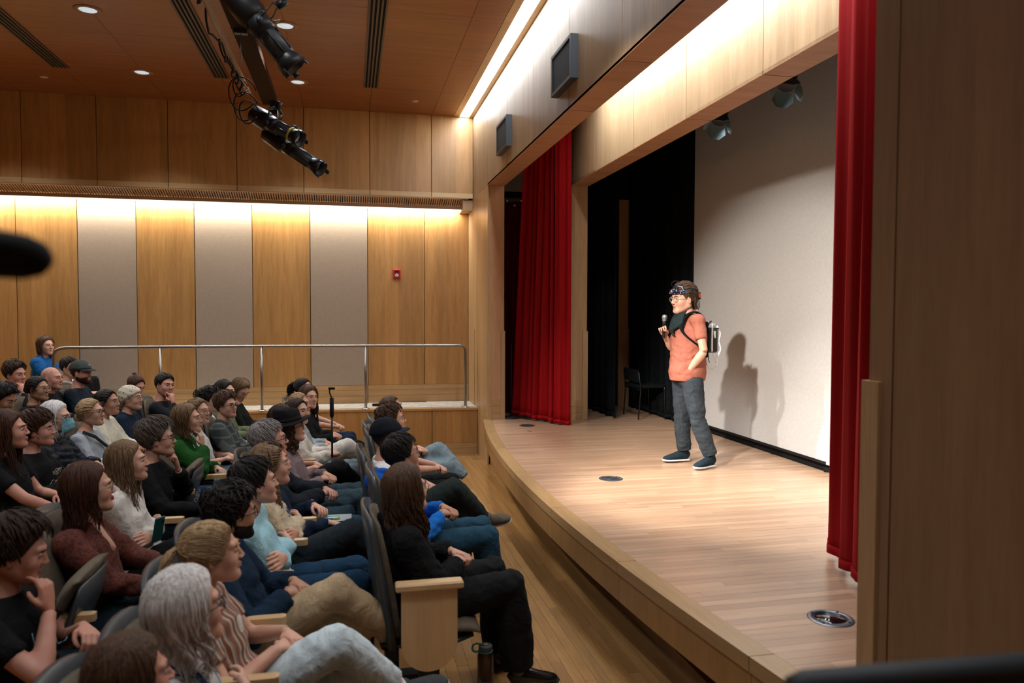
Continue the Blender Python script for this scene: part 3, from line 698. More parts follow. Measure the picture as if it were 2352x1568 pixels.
HRC = {'black': ((.022, .017, .015), (.006, .005, .005)), 'dark': ((.055, .030, .019), (.016, .009, .006)), 'blond': ((.55, .37, .19), (.22, .135, .065)), 'light': ((.27, .165, .085), (.085, .048, .024)), 'brown': ((.12, .062, .033), (.035, .018, .010)), 'auburn': ((.10, .038, .02), (.028, .012, .008))}
HRX = {k: hairmat('hair_%s_tied' % k, a, b, (9, 90, 90)) for k, (a, b) in HRC.items()}
_cm = {}
def cm(c, kind='cloth', **kw):
    k = (c, kind, str(kw))
    if k not in _cm: _cm[k] = cloth('cloth_%d' % len(_cm), c, **kw)
    return _cm[k]
NAVY = (.012, .022, .045); BLK = (.010, .010, .011); JEAN = (.035, .068, .10); LJEAN = (.17, .235, .27); CREAM = (.74, .68, .59); WHT = (.80, .79, .78)
SHOEB = plain('black_leather', (.008, .008, .009), .18, coat=.5); SOLEW = plain('white_sole', (.65, .63, .6), .6); SOLEK = plain('dark_sole', (.012, .012, .012), .7)
SHOEG = cloth('grey_canvas', (.06, .065, .07), scale=200); SHOEN = cloth('navy_mesh', (.015, .028, .040), scale=200); SHOEW = plain('white_leather', (.55, .53, .50), .45); SHOET = cloth('tan_suede', (.12, .10, .075), scale=200)
def shoe_mesh(kind):
    """local: ankle above origin at (0,0,.08), toe toward +x, sole on z=0"""
    up, sole = {'black': (SHOEB, SOLEK), 'grey': (SHOEG, SOLEW), 'navy': (SHOEN, SOLEW), 'white': (SHOEW, SOLEK), 'tan': (SHOET, SOLEW), 'dark': (SHOEB, SOLEK)}[kind]
    me = bpy.data.meshes.get('shoe_'+kind)
    if me: return me
    mb = MB()
    P = [(-.075, 0, .045), (-.06, 0, .055), (-.02, 0, .058), (.03, 0, .052), (.08, 0, .042), (.13, 0, .034), (.165, 0, .028), (.182, 0, .024)]
    R = [(.018, .028), (.030, .046), (.036, .050), (.039, .044), (.043, .034), (.043, .026), (.032, .020), (.012, .010)]
    mb.tube(P, R, 16, 0, up=(0, 0, 1))
    mb.tube([(-.035, 0, .07), (-.03, 0, .10), (-.03, 0, .118)], [(.036, .044), (.034, .042), (.033, .041)], 14, 0, up=(1, 0, 0))
    S = [(-.082, 0, .011), (-.066, 0, .011), (-.02, 0, .011), (.04, 0, .011), (.09, 0, .011), (.135, 0, .012), (.172, 0, .015), (.190, 0, .018)]
    mb.tube(S, [(.020, .010), (.033, .012), (.036, .012), (.038, .012), (.046, .012), (.046, .012), (.034, .012), (.012, .008)], 16, 1, up=(0, 0, 1))
    for i in range(4):                                           # laces or straps across the instep
        x = .035+i*.020; zz = .100-(x*.38)
        mb.tube([(x, -.020, zz-.013), (x+.002, 0, zz-.006), (x, .020, zz-.013)], .0028, 6, 2)
    lace = {'grey': SOLEW, 'navy': SHOEN, 'tan': SOLEK, 'white': SHOEW}.get(kind, up)
    if kind == 'white':
        for sx in (-1, 1):
            for i in range(3): mb.tube([(.005+i*.022, sx*.040, .074-i*.004), (.032+i*.022, sx*.044, .024)], .0035, 6, 1)
    return mb.mesh('shoe_'+kind, [up, sole, lace])
def stripe_torso(c): return c
def figure(J, sp, label, name='person'):
    """J: joints in a local frame (person faces +x, left is +y, metres); sp: look"""
    q = sp.get('q', 1); sc = sp.get('sc', 1.); fem = sp.get('fem', 0)
    vox = {0: .020, 1: .014, 2: .009}[q]
    root = thing(name, label, 'person', sp['loc'], sp.get('rz', 0)); root.scale = (sc, sc, sc)
    A = {k: np.array(v, float) for k, v in J.items() if not isinstance(v, (dict, bool))}
    sk = SK[sp.get('skin', 'fair')]; seed = sp.get('seed', 1)
    Hm = rotm(J['face'], J.get('headup', (0, 0, 1))); Hc = A['head']; hs = sp.get('hs', .93)
    tr = lambda V: Hc+(np.asarray(V)*hs)@Hm.T
    # ---- skin: core (neck, chest, arms, bare legs) + head + hands
    mb = MB()
    nk = A['neck']; sh = {s: A['sh'+s] for s in 'LR'}; el = {s: A['el'+s] for s in 'LR'}; wr_ = {s: A['wr'+s] for s in 'LR'}
    hb = Hc+Hm@np.array([-.030, 0, -.055])*hs
    nr_ = .046 if fem else .054
    mb.tube([nk-(0, 0, .10), nk-(0, 0, .02), nk*.4+hb*.6, hb], [(.07, .06), (nr_*1.2, nr_*1.08), (nr_, nr_*1.03), (nr_*.98, nr_)], 14, up=(1, 0, 0))
    ch = A['chest']
    mb.tube([ch-(0, 0, .05), ch+(0, 0, .06), nk-(0, 0, .03), nk+(0, 0, .02)], [(.12, .08), (.135, .085), (.085, .06), (.055, .055)], 14, up=(1, 0, 0))
    for s in 'LR':
        mb.tube([ch*.5+nk*.5, sh[s]*.8+nk*.2-(0, 0, .01), sh[s], sh[s]*.5+el[s]*.5, el[s]], [.042, .036, .038, .040, .036], 10)
        mb.tube([el[s], el[s]*.7+wr_[s]*.3, wr_[s]], [.036, .040 if not fem else .036, .025], 10)
    if sp.get('vneck'): mb.tube([nk+(.02, 0, .01), nk+(.065, 0, -.045), ch+(.125, 0, .035), ch+(.118, 0, -.01)], [.04, (.045, .03), (.024, .022), (.008, .012)], 12, up=(1, 0, 0))
    if sp.get('bareleg'):
        for s in 'LR':
            kn, an = A['kn'+s], A['an'+s]
            mb.tube([kn, kn*.6+an*.4, an, an-(0, 0, .02)], [.05, .055, .036, .036], 10)
    V, F, _ = remesh(np.vstack(mb.v), mb.f, vox*.85, 3)
    body = MB().add(V, F, 0)
    hv, hf, hd = head_mesh(q, .9 if fem else .1, sp.get('jaw', .93 if fem else 1.04), sp.get('nose', .92 if fem else 1.08), sp.get('openm', 0))
    cen = np.array([hv[list(f)].mean(0) for f in hf]); ay = np.abs(cen[:, 1])
    om = sp.get('openm', 0)
    lip = (cen[:, 0] > .080) & (cen[:, 2] < -.0545) & (cen[:, 2] > -.0765-.012*om) & (ay < .0235) & (cen[:, 0] > .0865+.0)
    body.add(tr(hv), hf, 0); fm = np.array(body.m); k0 = len(fm)-len(hf); fm[k0:][lip] = 1
    if sp.get('brow', 1):                                       # brows
        pass
    body.m = list(fm)
    for s in 'LR':
        d = nrm(wr_[s]-el[s]); hd_ = J.get('hand'+s, {}); fd = hd_.get('dir', d); fd = nrm(np.asarray(fd, float)); pn = hd_.get('palm', (0, 0, -1))
        M = rotm(fd, -np.asarray(pn, float)); Vh, Fh = hand(hd_.get('kind', sp.get('hk', 'relax')), q, s == 'L')
        body.add(wr_[s]+fd*.012+(Vh*(.90 if fem else .98))@M.T, Fh, 0)
    me = body.mesh('body', [sk, LIPR if sp.get('redlip') else LIP]); bo = link('body', me, root)
    # ---- eyes and brows
    n_ = 12 if q else 8
    hm = HR[sp.get('haircol', 'brown')]
    for sy in (-1, 1):
        ev = MB()
        for (c, r, mi, flat) in (((.0795, .0315*sy, .0035), .0125, 0, .80), ((.0852, .0325*sy, .0030), .0076, 1, 1)):
            pr = [(max(1e-4, r*math.sin(a)), r*math.cos(a)*flat) for a in np.linspace(0, PI, 7)]
            v, f = lathe(pr, n_); ev.add(tr(v+np.array(c)), f, mi)
        lid = [(.0865, .0165*sy, .006), (.0925, .026*sy, .0115), (.0915, .037*sy, .0112), (.083, .0475*sy, .0045)]
        ev.tube(tr(lid), [.0022*hs, .0036*hs, .0036*hs, .002*hs], 6, 2)
        bl = [(.0975, .014*sy, .0215), (.0985, .026*sy, .0265), (.0925, .040*sy, .0265), (.082, .050*sy, .0215)]
        ev.tube(tr(bl), [.0022*hs, .0036*hs, .0034*hs, .0015*hs], 6, 3)
        link('eye', ev.mesh('eye', [EYEW, IRIS, sk, HR[sp.get('browcol', sp.get('haircol', 'brown'))]]), bo)
    # ---- hair
    hstyle = sp.get('hair', 'short'); hb_ = MB(); L = sp.get('hl', .25); curl = sp.get('curl', 0)
    if hstyle != 'bald':
        st2 = {'short': 'short', 'bob': 'bob', 'long': 'long', 'pony': 'pony', 'bun': 'bun', 'braid': 'pony', 'scrunchie': 'pony', 'lowpony': 'pony'}[hstyle]
        v, f = hair_cap(q, st2, sp.get('th', .016 if hstyle == 'short' else .020)*(.5 if sp.get('hat') else 1), seed*.13+.01, curl, low={'short': -.055}.get(hstyle, -.075), front=sp.get('front', .066), part=sp.get('part', 0))
        hb_.add(v, f)
        if hstyle == 'short' and not sp.get('hat'):
            for v, f in tufts({0: 320, 1: 850, 2: 1500}[q], seed, sp.get('th', .016), curl, -.055, sp.get('front', .066), wid={0: .0062, 1: .0042, 2: .0034}[q], swept=sp.get('swept', False)): hb_.add(v, f)
        elif hstyle in ('pony', 'bun', 'lowpony', 'scrunchie', 'braid'):
            rp = np.array({'bun': sp.get('bunpos', (-.125, 0, .03)), 'lowpony': (-.095, 0, -.03), 'braid': (-.1, 0, -.03)}.get(hstyle, sp.get('tailroot', (-.108, 0, .07))), float)
            rr2 = random.Random(seed)
            for i in range({0: 26, 1: 46, 2: 80}[q]):       # strands combed from the hairline to the tie
                a = (i+.5)/{0: 26, 1: 46, 2: 80}[q]*2*PI-PI
                st_ = np.array([.072*math.cos(a*.5)-.01, .088*math.sin(a*.5)*1.0, .075-.105*abs(math.sin(a*.5))**1.5]); pts = []
                for k in range(8):
                    s = k/7; p = st_*(1-s)+rp*s; dd = nrm(p-O_); b = base_radius(dd[None])[0]
                    pts.append(O_+dd*(b+sp.get('th', .020)*.40+.0045+rr2.uniform(-.0008, .0012)))
                hb_.add(*tube(pts, [(.005, .002)]+[(.0060, .0026)]*6+[(.004, .002)], 5, up=(0, 0, 1)))
        nl = {0: 110, 1: 200, 2: 340}[q]; wv = sp.get('wave', .005)
        if hstyle == 'bob':
            for v, f in long_locks(L, nl, seed, wv, wid=.0075): hb_.add(v, f)
        if hstyle == 'long':
            for v, f in long_locks(L, nl, seed, wv, wid=.0072, curlf=sp.get('curlf', 45), hat=sp.get('hat', 0)): hb_.add(v, f)
        if hstyle in ('pony', 'scrunchie', 'lowpony'):
            root_ = (-.105, 0, .085) if hstyle != 'lowpony' else (-.095, 0, -.03)
            if hstyle == 'pony': root_ = sp.get('tailroot', (-.112, 0, .055))
            for v, f in tail_locks(root_, L, nl//2, seed, sp.get('taildir', (-.8, 0, .25)), wv, .012, sp.get('puff', .028), sp.get('curlf', 60)): hb_.add(v, f)
        if hstyle == 'braid':
            for k in range(9):
                a = -1.3+k*.32; hb_.add(*tube([(-.018+.0*k+.098*math.cos(a+PI*.5+.0)*.2-.02, .085*math.sin(a), .10-.02*abs(a)+.012), (-.018-.05-.02, .080*math.sin(a+.25), .115-.02*abs(a+.25))], .014, 8))
            for i in range(12):
                t = i/12; side = .018*(-1)**i; c = np.array([.02-.02*math.cos(t), -.075+.01*t, -.07-.2*t]); hb_.add(*tube([c+(-.012, side*.3, .014), c+(.012, -side*.3, -.012)], [.012, .014], 8))
            for v, f in long_locks(.10, 26, seed, .004, wid=.012, front=False): hb_.add(v, f)
        if hstyle == 'bun':
            rr = sp.get('bunr', .038); D, f = hdirs(14, 18); v = D*rr*(1+.14*vnoise(D, 5, seed)[:, None]); hb_.add(v+np.array(sp.get('bunpos', (-.125, 0, .03))), f)
        V = np.vstack(hb_.v)
        if curl: V = V+0
        hb_.v = [tr(V)]
        link('hair', hb_.mesh('hair', HRX.get(sp.get('haircol', 'brown'), hm) if hstyle in ('pony', 'bun', 'lowpony', 'scrunchie', 'braid') else hm), bo)
    else:
        v, f = hair_cap(q, 'short', .002, .4, low=-.05, front=.30); v2 = v.copy()
        k = v[:, 2] > .012+.02*0; 
        # only a faint fringe round the back and sides
        v2[k] = O_+(v[k]-O_)*.93
        hb_.add(tr(v2), f); link('hair', hb_.mesh('hair', HR['grey']), bo)
    if sp.get('beard'):
        D, f = hdirs(40, 48) if q else hdirs(34, 36); hv2 = head_mesh(1 if q else 0, .1, sp.get('jaw', 1.04), sp.get('nose', 1.08))
        v, f, D = hv2; x, y, z = v[:, 0], v[:, 1], v[:, 2]
        reg = sst(-.035, -.060, z-.35*np.maximum(0, .035-x)-.0)*sst(-.045, -.02, x)
        reg = np.maximum(reg, sst(.055, .075, x)*sst(-.042, -.047, z)*sst(-.060, -.055, z))
        reg *= 1-sst(.080, .088, x)*sst(-.079, -.074, z)*sst(-.050, -.056, z)*(np.abs(y) < .026)
        t = .0045*sp['beard']+.0015*vnoise(v, 160, seed)
        vv = O_+(v-O_)*(1+((reg*(t*.7+.004)-.004)/np.linalg.norm(v-O_, axis=1))[:, None])
        link('beard', MB().add(tr(vv), f).mesh('beard', hm), bo)
    # ---- top
    top = sp.get('top', 'long'); tc = sp['topmat']; puff = sp.get('fat', 1.08); dp = sp.get('deep', 1.10)
    mb = MB(); pe = A['pelvis']; wa = pe*.55+ch*.45
    sw = .97 if fem else 1.06
    up = (1, 0, 0)
    mb.tube([pe-(0, 0, .04), pe+(0, 0, .04), wa, ch-(0, 0, .02), ch+(0, 0, .07), nk-(0, 0, .035), nk+(0, 0, .005)],
            [(.150*puff, .120*puff*dp), (.165*puff, .130*puff*dp), (.145*puff*sw, .120*puff*dp), (.158*sw*puff, .124*puff*dp), (.155*sw, .108*dp), (.098, .080), (.070, .066)], 20, up=up)
    if fem:
        for sy in (-1, 1): mb.tube([ch+(.04, .062*sy, -.01), ch+(.105, .062*sy, -.025)], [.062, .045], 12)
    long_ = top in ('long', 'hood', 'jacket', 'knit')
    for s in 'LR':
        r = {'knit': 1.32, 'jacket': 1.28, 'hood': 1.30}.get(top, 1.08)
        mb.tube([nk*.55+ch*.45, sh[s]*.75+nk*.25-(0, 0, .012), sh[s]], [.06, .062, .062*r], 12)
        ball(mb, sh[s], .066*r)
        if top != 'tank':
            if long_:
                mb.tube([sh[s], sh[s]*.5+el[s]*.5, el[s]], [.062*r, .056*r, .050*r], 12)
                w2 = wr_[s]*.96+el[s]*.04; ball(mb, el[s], .050*r)
                mb.tube([el[s], el[s]*.6+w2*.4, w2*.92+el[s]*.08, w2], [.050*r, .050*r, .042*r, .034*r], 12)
            else:
                e2 = sh[s]*.40+el[s]*.60; mb.tube([sh[s], sh[s]*.6+e2*.4, e2], [.063, .060, .057], 12)
    if top == 'hood':
        mb.tube([nk+(.055, .055, -.02), nk+(-.02, .085, .01), nk+(-.085, .04, .0), nk+(-.085, -.04, .0), nk+(-.02, -.085, .01), nk+(.055, -.055, -.02)], [.026, .036, .046, .046, .036, .026], 12)
    if top in ('jacket',):
        for sy in (-1, 1): mb.tube([nk+(-.06, .02*sy, .03), nk+(.0, .07*sy, .025), nk+(.07, .045*sy, -.03), ch+(.128, .03*sy, .03)], [.016, .020, .020, .012], 8)
    V, F, Nn = remesh(np.vstack(mb.v), mb.f, vox, 3)
    # creases: stronger toward elbows and waist
    near = np.zeros(len(V))
    for s in 'LR': near = np.maximum(near, np.exp(-((V-el[s])**2).sum(1)/.012))
    near = np.maximum(near, np.exp(-((V-wa)**2)[:, 2]/.012)*.8)
    Vs = V*np.array([.8, .8, 1.35])+.25*V[:, [1, 2, 0]]; amp = sp.get('fold', .016)
    V = V+Nn*((vnoise(Vs, 34, seed+.21)*amp*(.35+near)+vnoise(Vs, 70, seed+.4)*amp*.22*(.3+near)-.0005)[:, None])
    if top == 'knit': V = V+Nn*(.004*np.sin(V[:, 2]*260)*np.sin(V[:, 0]*180+V[:, 1]*180))[:, None]
    if top == 'jacket' and sp.get('puffer'): V = V+Nn*(.008*np.abs(np.sin(V[:, 2]*75+V[:, 0]*30)))[:, None]
    tm = MB().add(V, F).mesh('top', tc)
    tn = sp.get('topname', {'long': 'sweater', 'hood': 'hoodie', 'jacket': 'jacket', 'knit': 'cardigan', 'short': 't_shirt', 'tank': 'top'}[top])
    to = link(tn, tm, root)
    if sp.get('inner'):   # shirt front showing between open jacket fronts
        mb = MB(); mb.tube([nk+(.055, 0, -.035), ch+(.118, 0, .05), ch+(.135, 0, -.03), wa+(.118, 0, .0)], [(.020, .02), (.035, .014), (.042, .014), (.040, .012)], 10, up=(1, 0, 0))
        link('shirt_front', mb.mesh('shirt_front', sp['inner']), root)
    if sp.get('hoodmat'):
        mb = MB(); mb.tube([nk+(.02, .085, .0), nk+(-.06, .095, .02), nk+(-.125, .05, .01), nk+(-.13, -.05, .01), nk+(-.06, -.095, .02), nk+(.02, -.085, .0)], [.03, .045, .06, .06, .045, .03], 12)
        v, f, _ = remesh(np.vstack(mb.v), mb.f, vox, 3); link('hood', MB().add(v, f).mesh('hood', sp['hoodmat']), root)
    # ---- trousers / skirt
    mb = MB(); leg = sp.get('leg', 1.); pm = sp['legmat']
    hp = {s: A['hip'+s] for s in 'LR'}; kn = {s: A['kn'+s] for s in 'LR'}; an = {s: A['an'+s] for s in 'LR'}
    mb.tube([hp['L']+(0, .03, .0), pe, hp['R']+(0, -.03, 0)], [.11, .125, .11], 12)
    seated = J.get('seated', True)
    mb.tube([pe+(0, 0, .10), pe-(0, 0, .06)], [(.145, .112), (.155, .12)], 16, up=(1, 0, 0))
    wide = sp.get('wide', 1.)
    for s in 'LR':
        mb.tube([hp[s], hp[s]*.6+kn[s]*.4, kn[s]], [.105*leg, .092*leg, .072*leg], 14)
        a2 = an[s]+(kn[s]-an[s])*(.16 if sp.get('bareleg') else .06); ball(mb, kn[s], .073*leg); ball(mb, hp[s], .10*leg)
        mb.tube([kn[s], kn[s]*.6+a2*.4, kn[s]*.25+a2*.75, a2], [.072*leg, .070*leg*(wide*.4+.6), .058*leg*wide, .054*leg*wide], 14)
    if sp.get('skirt'):
        mb.tube([pe+(0, 0, 0), (kn['L']+kn['R'])/2+(0, 0, -.01), (kn['L']+kn['R'])/2+(.07, 0, -.16), (kn['L']+kn['R'])/2+(.08, 0, -.30)], [(.17, .10), (.20, .075), (.20, .09), (.22, .10)], 18, up=(0, 0, 1))
    V, F, Nn = remesh(np.vstack(mb.v), mb.f, vox, 3)
    near = np.zeros(len(V))
    for s in 'LR': near = np.maximum(near, np.maximum(np.exp(-((V-kn[s])**2).sum(1)/.02), np.exp(-((V-an[s])**2).sum(1)/.02)))
    Vt = V*np.array([1.5, .7, .9]) if seated else V*np.array([.8, .8, 1.7])+.35*V[:, [2, 0, 1]]*(1, 0, 0); V = V+Nn*((vnoise(Vt, 30, seed+.61)*.009*(.4+near)+vnoise(Vt, 75, seed+.8)*.003*(.3+near))[:, None])
    link('skirt' if sp.get('skirt') else 'trousers', MB().add(V, F).mesh('trousers', pm), root)
    # ---- shoes and socks
    if sp.get('shoe'):
        for s in 'LR':
            td = J['toe'+s]; M = rotm(td, J.get('sole'+s, (0, 0, 1)))
            o = link('shoe', shoe_mesh(sp['shoe']), root)
            T = Matrix.Identity(4)
            p = an[s]-M@np.array([-.03, 0, .085])
            for i in range(3):
                for j in range(3): T[i][j] = M[i, j]
                T[i][3] = p[i]
            o.matrix_basis = T
            if sp.get('sock'):
                link('sock', MB().tube([an[s]-M@np.array([0, 0, .03]), an[s]+M@np.array([0, 0, .0]), an[s]+(kn[s]-an[s])*(.10 if sp.get('bareleg') else .14)], [.040, .038, .041], 10).mesh('sock', sp['sock']), root)
    # ---- glasses
    if sp.get('glasses'):
        gm = {'black': BLKMET, 'clear': plain('clear_acetate', (.35, .28, .22), .25) if 'clear_acetate' not in bpy.data.materials else bpy.data.materials['clear_acetate'], 'wire': BLKMET}[sp['glasses']]
        gb_ = MB(); t_ = {'black': .0022, 'clear': .0021, 'wire': .0012}[sp['glasses']]
        n2 = 16
        for sy in (-1, 1):
            c = np.array([.103, .033*sy, .000]); ring = [c+np.array([-.18*abs(.024*math.cos(a))*0-.004*(1+math.cos(a)*sy), .0245*math.cos(a), .020*math.sin(a)]) for a in np.linspace(0, 2*PI, n2+1)]
            gb_.tube(tr(ring), t_*hs, 6, cap=False)
            gb_.tube(tr([(.098, .056*sy, .006), (.05, .074*sy, .004), (-.012, .084*sy, .002)]), t_*hs, 6)
        gb_.tube(tr([(.103, -.009, .004), (.108, 0, .007), (.103, .009, .004)]), t_*hs, 6)
        link('glasses', gb_.mesh('glasses', gm), bo)
    root['_H'] = 0; del root['_H']
    return root, bo, tr, Hm, Hc
def seated(hx, hy, hz, fz, sp, label, look=None, pose='lap', lean=.0, turn=.0, cross=None):
    """build a seated person whose head centre is at (hx,hy,hz), floor level fz; look: world point"""
    sc = sp.get('sc', 1.)
    look = np.array(look if look is not None else (3.0, 6.35, 2.1))
    pz = .50                                                      # pelvis centre above the floor
    H = (hz-fz)/sc                                               # head height above floor in body units
    t = H-pz                                                      # trunk length to head centre
    pelvis = np.array([.03, 0, pz]); hd = np.array([.0+lean, 0, H])
    neck = np.array([-.045+lean*.85, 0, H-.152]); chest = np.array([-.035+lean*.6, 0, pz+(H-.165-pz)*.62])
    J = dict(pelvis=pelvis, chest=chest, neck=neck, head=hd)
    fem = sp.get('fem', 0); sw = .160 if fem else .187
    for s, y in (('L', 1), ('R', -1)):
        J['sh'+s] = neck+np.array([-.005, sw*y, -.062 if fem else -.058])
        J['hip'+s] = pelvis+np.array([.02, .085*y, -.015])
        J['kn'+s] = np.array([.50, .115*y, .545]); J['an'+s] = np.array([.54, .12*y, .095]); J['toe'+s] = (1, .15*y, 0)
    if cross == 'R':   # right leg over left
        J['knR'] = np.array([.44, -.04, .675]); J['anR'] = np.array([.69, .08, .41]); J['toeR'] = (.85, .25, .10); J['soleR'] = (.25, -.45, .85)
        J['knL'] = np.array([.50, .06, .53])
    if cross == 'L':
        J['knL'] = np.array([.44, .04, .675]); J['anL'] = np.array([.69, -.08, .41]); J['toeL'] = (.75, -.25, -.1); J['soleL'] = (.35, .3, .9)
        J['knR'] = np.array([.50, -.06, .53])
    if cross == 'stretch':
        for s, y in (('L', 1), ('R', -1)): J['knL' if s == 'L' else 'knR'] = np.array([.45, .10*y, .53]); J['an'+s] = np.array([.62, .10*y, .10])
    wr = {'L': np.array([.25, .055, .70]), 'R': np.array([.23, -.075, .69])}
    J['handL'] = dict(kind='clasp', dir=(.55, -.8, -.1), palm=(-.2, -.2, -.9)); J['handR'] = dict(kind='clasp', dir=(.6, .75, -.05), palm=(-.3, .1, -.9))
    pole = {'L': (-.35, .75, -.6), 'R': (-.35, -.75, -.6)}
    chin = hd+np.array([.09, -.02, -.14])
    for tok in pose.split():
        if tok in ('chinR', 'chinL'):
            s = tok[-1]; y = 1 if s == 'L' else -1
            wr[s] = hd+np.array([.115, .035*y, -.215]); J['hand'+s] = dict(kind='chin', dir=(-.15, -.1*y, 1), palm=(-1, -.3*y, .1)); pole[s] = (.5, .5*y, -.8)
        if tok == 'cheekR': wr['R'] = hd+np.array([.095, -.10, -.17]); J['handR'] = dict(kind='fist', dir=(-.2, .25, .9), palm=(-.8, .6, .1)); pole['R'] = (.5, -.6, -.8)
        if tok == 'crossed': wr['L'] = np.array([.14, -.10, .70]); wr['R'] = np.array([.15, .10, .72]); J['handL'] = dict(kind='relax', dir=(-.2, -.9, .1), palm=(-.8, 0, -.3)); J['handR'] = dict(kind='relax', dir=(-.2, .9, 0), palm=(-.8, 0, -.3))
        if tok == 'kneesR': wr['R'] = np.array([.34, -.11, .63]); J['handR'] = dict(kind='relax', dir=(.95, .1, -.25), palm=(0, 0, -1))
        if tok == 'kneesL': wr['L'] = np.array([.34, .11, .63]); J['handL'] = dict(kind='relax', dir=(.95, -.1, -.25), palm=(0, 0, -1))
        if tok == 'fwd':  wr['L'] = np.array([.36, .03, .70]); wr['R'] = np.array([.35, -.06, .69])
        if tok == 'hold': wr['L'] = np.array([.26, .03, .70]); wr['R'] = np.array([.27, -.09, .70]); J['handR'] = dict(kind='grip', dir=(.8, .5, .1), palm=(.1, .5, -.8))
        if tok == 'armR': wr['R'] = np.array([.20, -.22, .70]); J['handR'] = dict(kind='relax', dir=(1, .1, -.2), palm=(0, 0, -1))
    ua, fa = (.255, .235) if fem else (.275, .25)
    for s in 'LR':
        J['el'+s], J['wr'+s] = ik(J['sh'+s], wr[s], ua, fa, pole[s])
    # turn of the trunk toward the stage speaker, place root so that the head lands at the wanted point
    rz = turn
    dx, dy = look[0]-hx, look[1]-hy; yaw = math.atan2(dy, dx); yaw = sp.get('yawf', .85 if yaw < .35 else .62)*yaw+sp.get('yawo', 0)
    pit = math.atan2(look[2]-hz, math.hypot(dx, dy))*.6+sp.get('pit', 0)
    yl = yaw-rz
    J['face'] = (math.cos(yl)*math.cos(pit), math.sin(yl)*math.cos(pit), math.sin(pit))
    tl = sp.get('tilt', 0); J['headup'] = (0, tl, 1)
    sp['rz'] = rz; c, s_ = math.cos(rz), math.sin(rz); ox = hd[0]*sc
    sp['loc'] = (hx-c*ox, hy-s_*ox, fz)
    return figure(J, sp, label)
# ================================================================ SEATS
SEATF = cloth('seat_fabric', (.155, .125, .09), (.10, .08, .058), scale=220, bump=.4, fold=.05)
SHELL = plain('seat_shell', (.045, .052, .056), .38, coat=.2)
ARMW = wood('arm_wood', (.62, .42, .21), (.50, .31, .14), 'X', rough=.4, bandamt=0)
def curved_slab(w, h, x0, lean, thick, bulge, nx=8, nz=8, top=.0):
    """upright seat-back slab in the y-z plane, curved round the sitter"""
    V = []; F = []
    for side in (0, 1):
        for j in range(nz+1):
            t = j/nz
            for i in range(nx+1):
                u = -1+2*i/nx
                r = min(1, (1-t)/.12)                       # rounded top corners
                ww = w/2*(1-.10*(1-math.sqrt(max(0, 1-(1-r)**2))))
                z = h*t-.03*abs(u)**3*t*t
                x = x0-lean*t+bulge*u*u-(thick if side == 0 else 0)*(1-.5*t**6)-.03*t*t
                V.append((x, u*ww, z))
    n = (nx+1)*(nz+1)
    for j in range(nz):
        for i in range(nx):
            a = j*(nx+1)+i; F.append((a, a+nx+1, a+nx+2, a+1)); F.append((n+a, n+a+1, n+a+nx+2, n+a+nx+1))
    E = [j*(nx+1) for j in range(nz+1)]; E2 = [j*(nx+1)+nx for j in range(nz+1)]
    for a, b in zip(E, E[1:]): F.append((a, n+a, n+b, b))
    for a, b in zip(E2, E2[1:]): F.append((a, b, n+b, n+a))
    for i in range(nx): a = nz*(nx+1)+i; F.append((a, n+a, n+a+1, a+1)); F.append((i, i+1, n+i+1, n+i))
    return V, F
def make_seat():
    t = thing('theatre_seat', 'x', 'chair')
    v, f = curved_slab(.47, .62, -.105, .075, .035, .035); link('back_shell', mesh('back_shell', v, f, SHELL, True), t, (0, 0, .36))
    v, f = curved_slab(.43, .54, -.075, .065, .035, .030); link('back_cushion', mesh('back_cushion', v, f, SEATF, True), t, (0, 0, .41))
    hb = MB(); P = [(-.13, 0, .415), (-.05, 0, .425), (.12, 0, .425), (.26, 0, .415), (.315, 0, .40), (.33, 0, .385)]
    hb.tube(P, [(.20, .020), (.215, .035), (.215, .040), (.21, .036), (.20, .026), (.19, .01)], 20, up=(0, 0, 1))
    link('seat_cushion', hb.mesh('seat_cushion', SEATF), t)
    pb = MB(); pb.tube([(-.14, 0, .37), (.0, 0, .355), (.22, 0, .36), (.30, 0, .375)], [(.20, .02), (.21, .035), (.205, .03), (.19, .012)], 16, up=(0, 0, 1))
    link('seat_pan', pb.mesh('seat_pan', SHELL), t)
    pd = MB().box((-.10, .235, .03), (-.03, .275, .60)).box((-.20, .215, 0), (.10, .295, .03)).box((-.12, -.2, .30), (-.06, .24, .345))
    link('pedestal', pd.mesh('pedestal', BLKMET, False), t)
    am = hull('armrest', [(x, y, z) for x, y in ((-.14, .232), (-.14, .278), (.22, .232), (.22, .278), (.235, .24), (.235, .27)) for z in (.635, .665)] + [(-.13, .255, .670), (.22, .255, .672)], ARMW)
    link('armrest', am, t)
    link('arm_bracket', MB().box((-.09, .240, .59), (.14, .270, .634)).mesh('arm_bracket', BLKMET, False), t)
    return t
SEAT0 = make_seat(); seat_used = [False]
def seat(x, y, z, label, rz=0, group='rows of theatre seats', up=False, end=False):
    if not seat_used[0]: r = SEAT0; seat_used[0] = True
    else:
        r = SEAT0.copy(); COL.objects.link(r)
        for ch in list(SEAT0.children):
            c = ch.copy(); COL.objects.link(c); c.parent = r
    r.location = (x, y, z); r.rotation_euler = (0, 0, rz); r.scale = (1.04, 1.04, 1.07); r['label'] = label; r['group'] = group
    if up:     # tipped-up empty seat
        for c in r.children:
            if c.name.startswith(('seat_cushion', 'seat_pan')):
                c.location = (-.10, 0, .42); c.rotation_euler = (0, -1.15, 0); 
                c.location = Vector((-.10, 0, .42))-Matrix.Rotation(-1.15, 3, 'Y')@Vector((-.10, 0, .40))
    return r
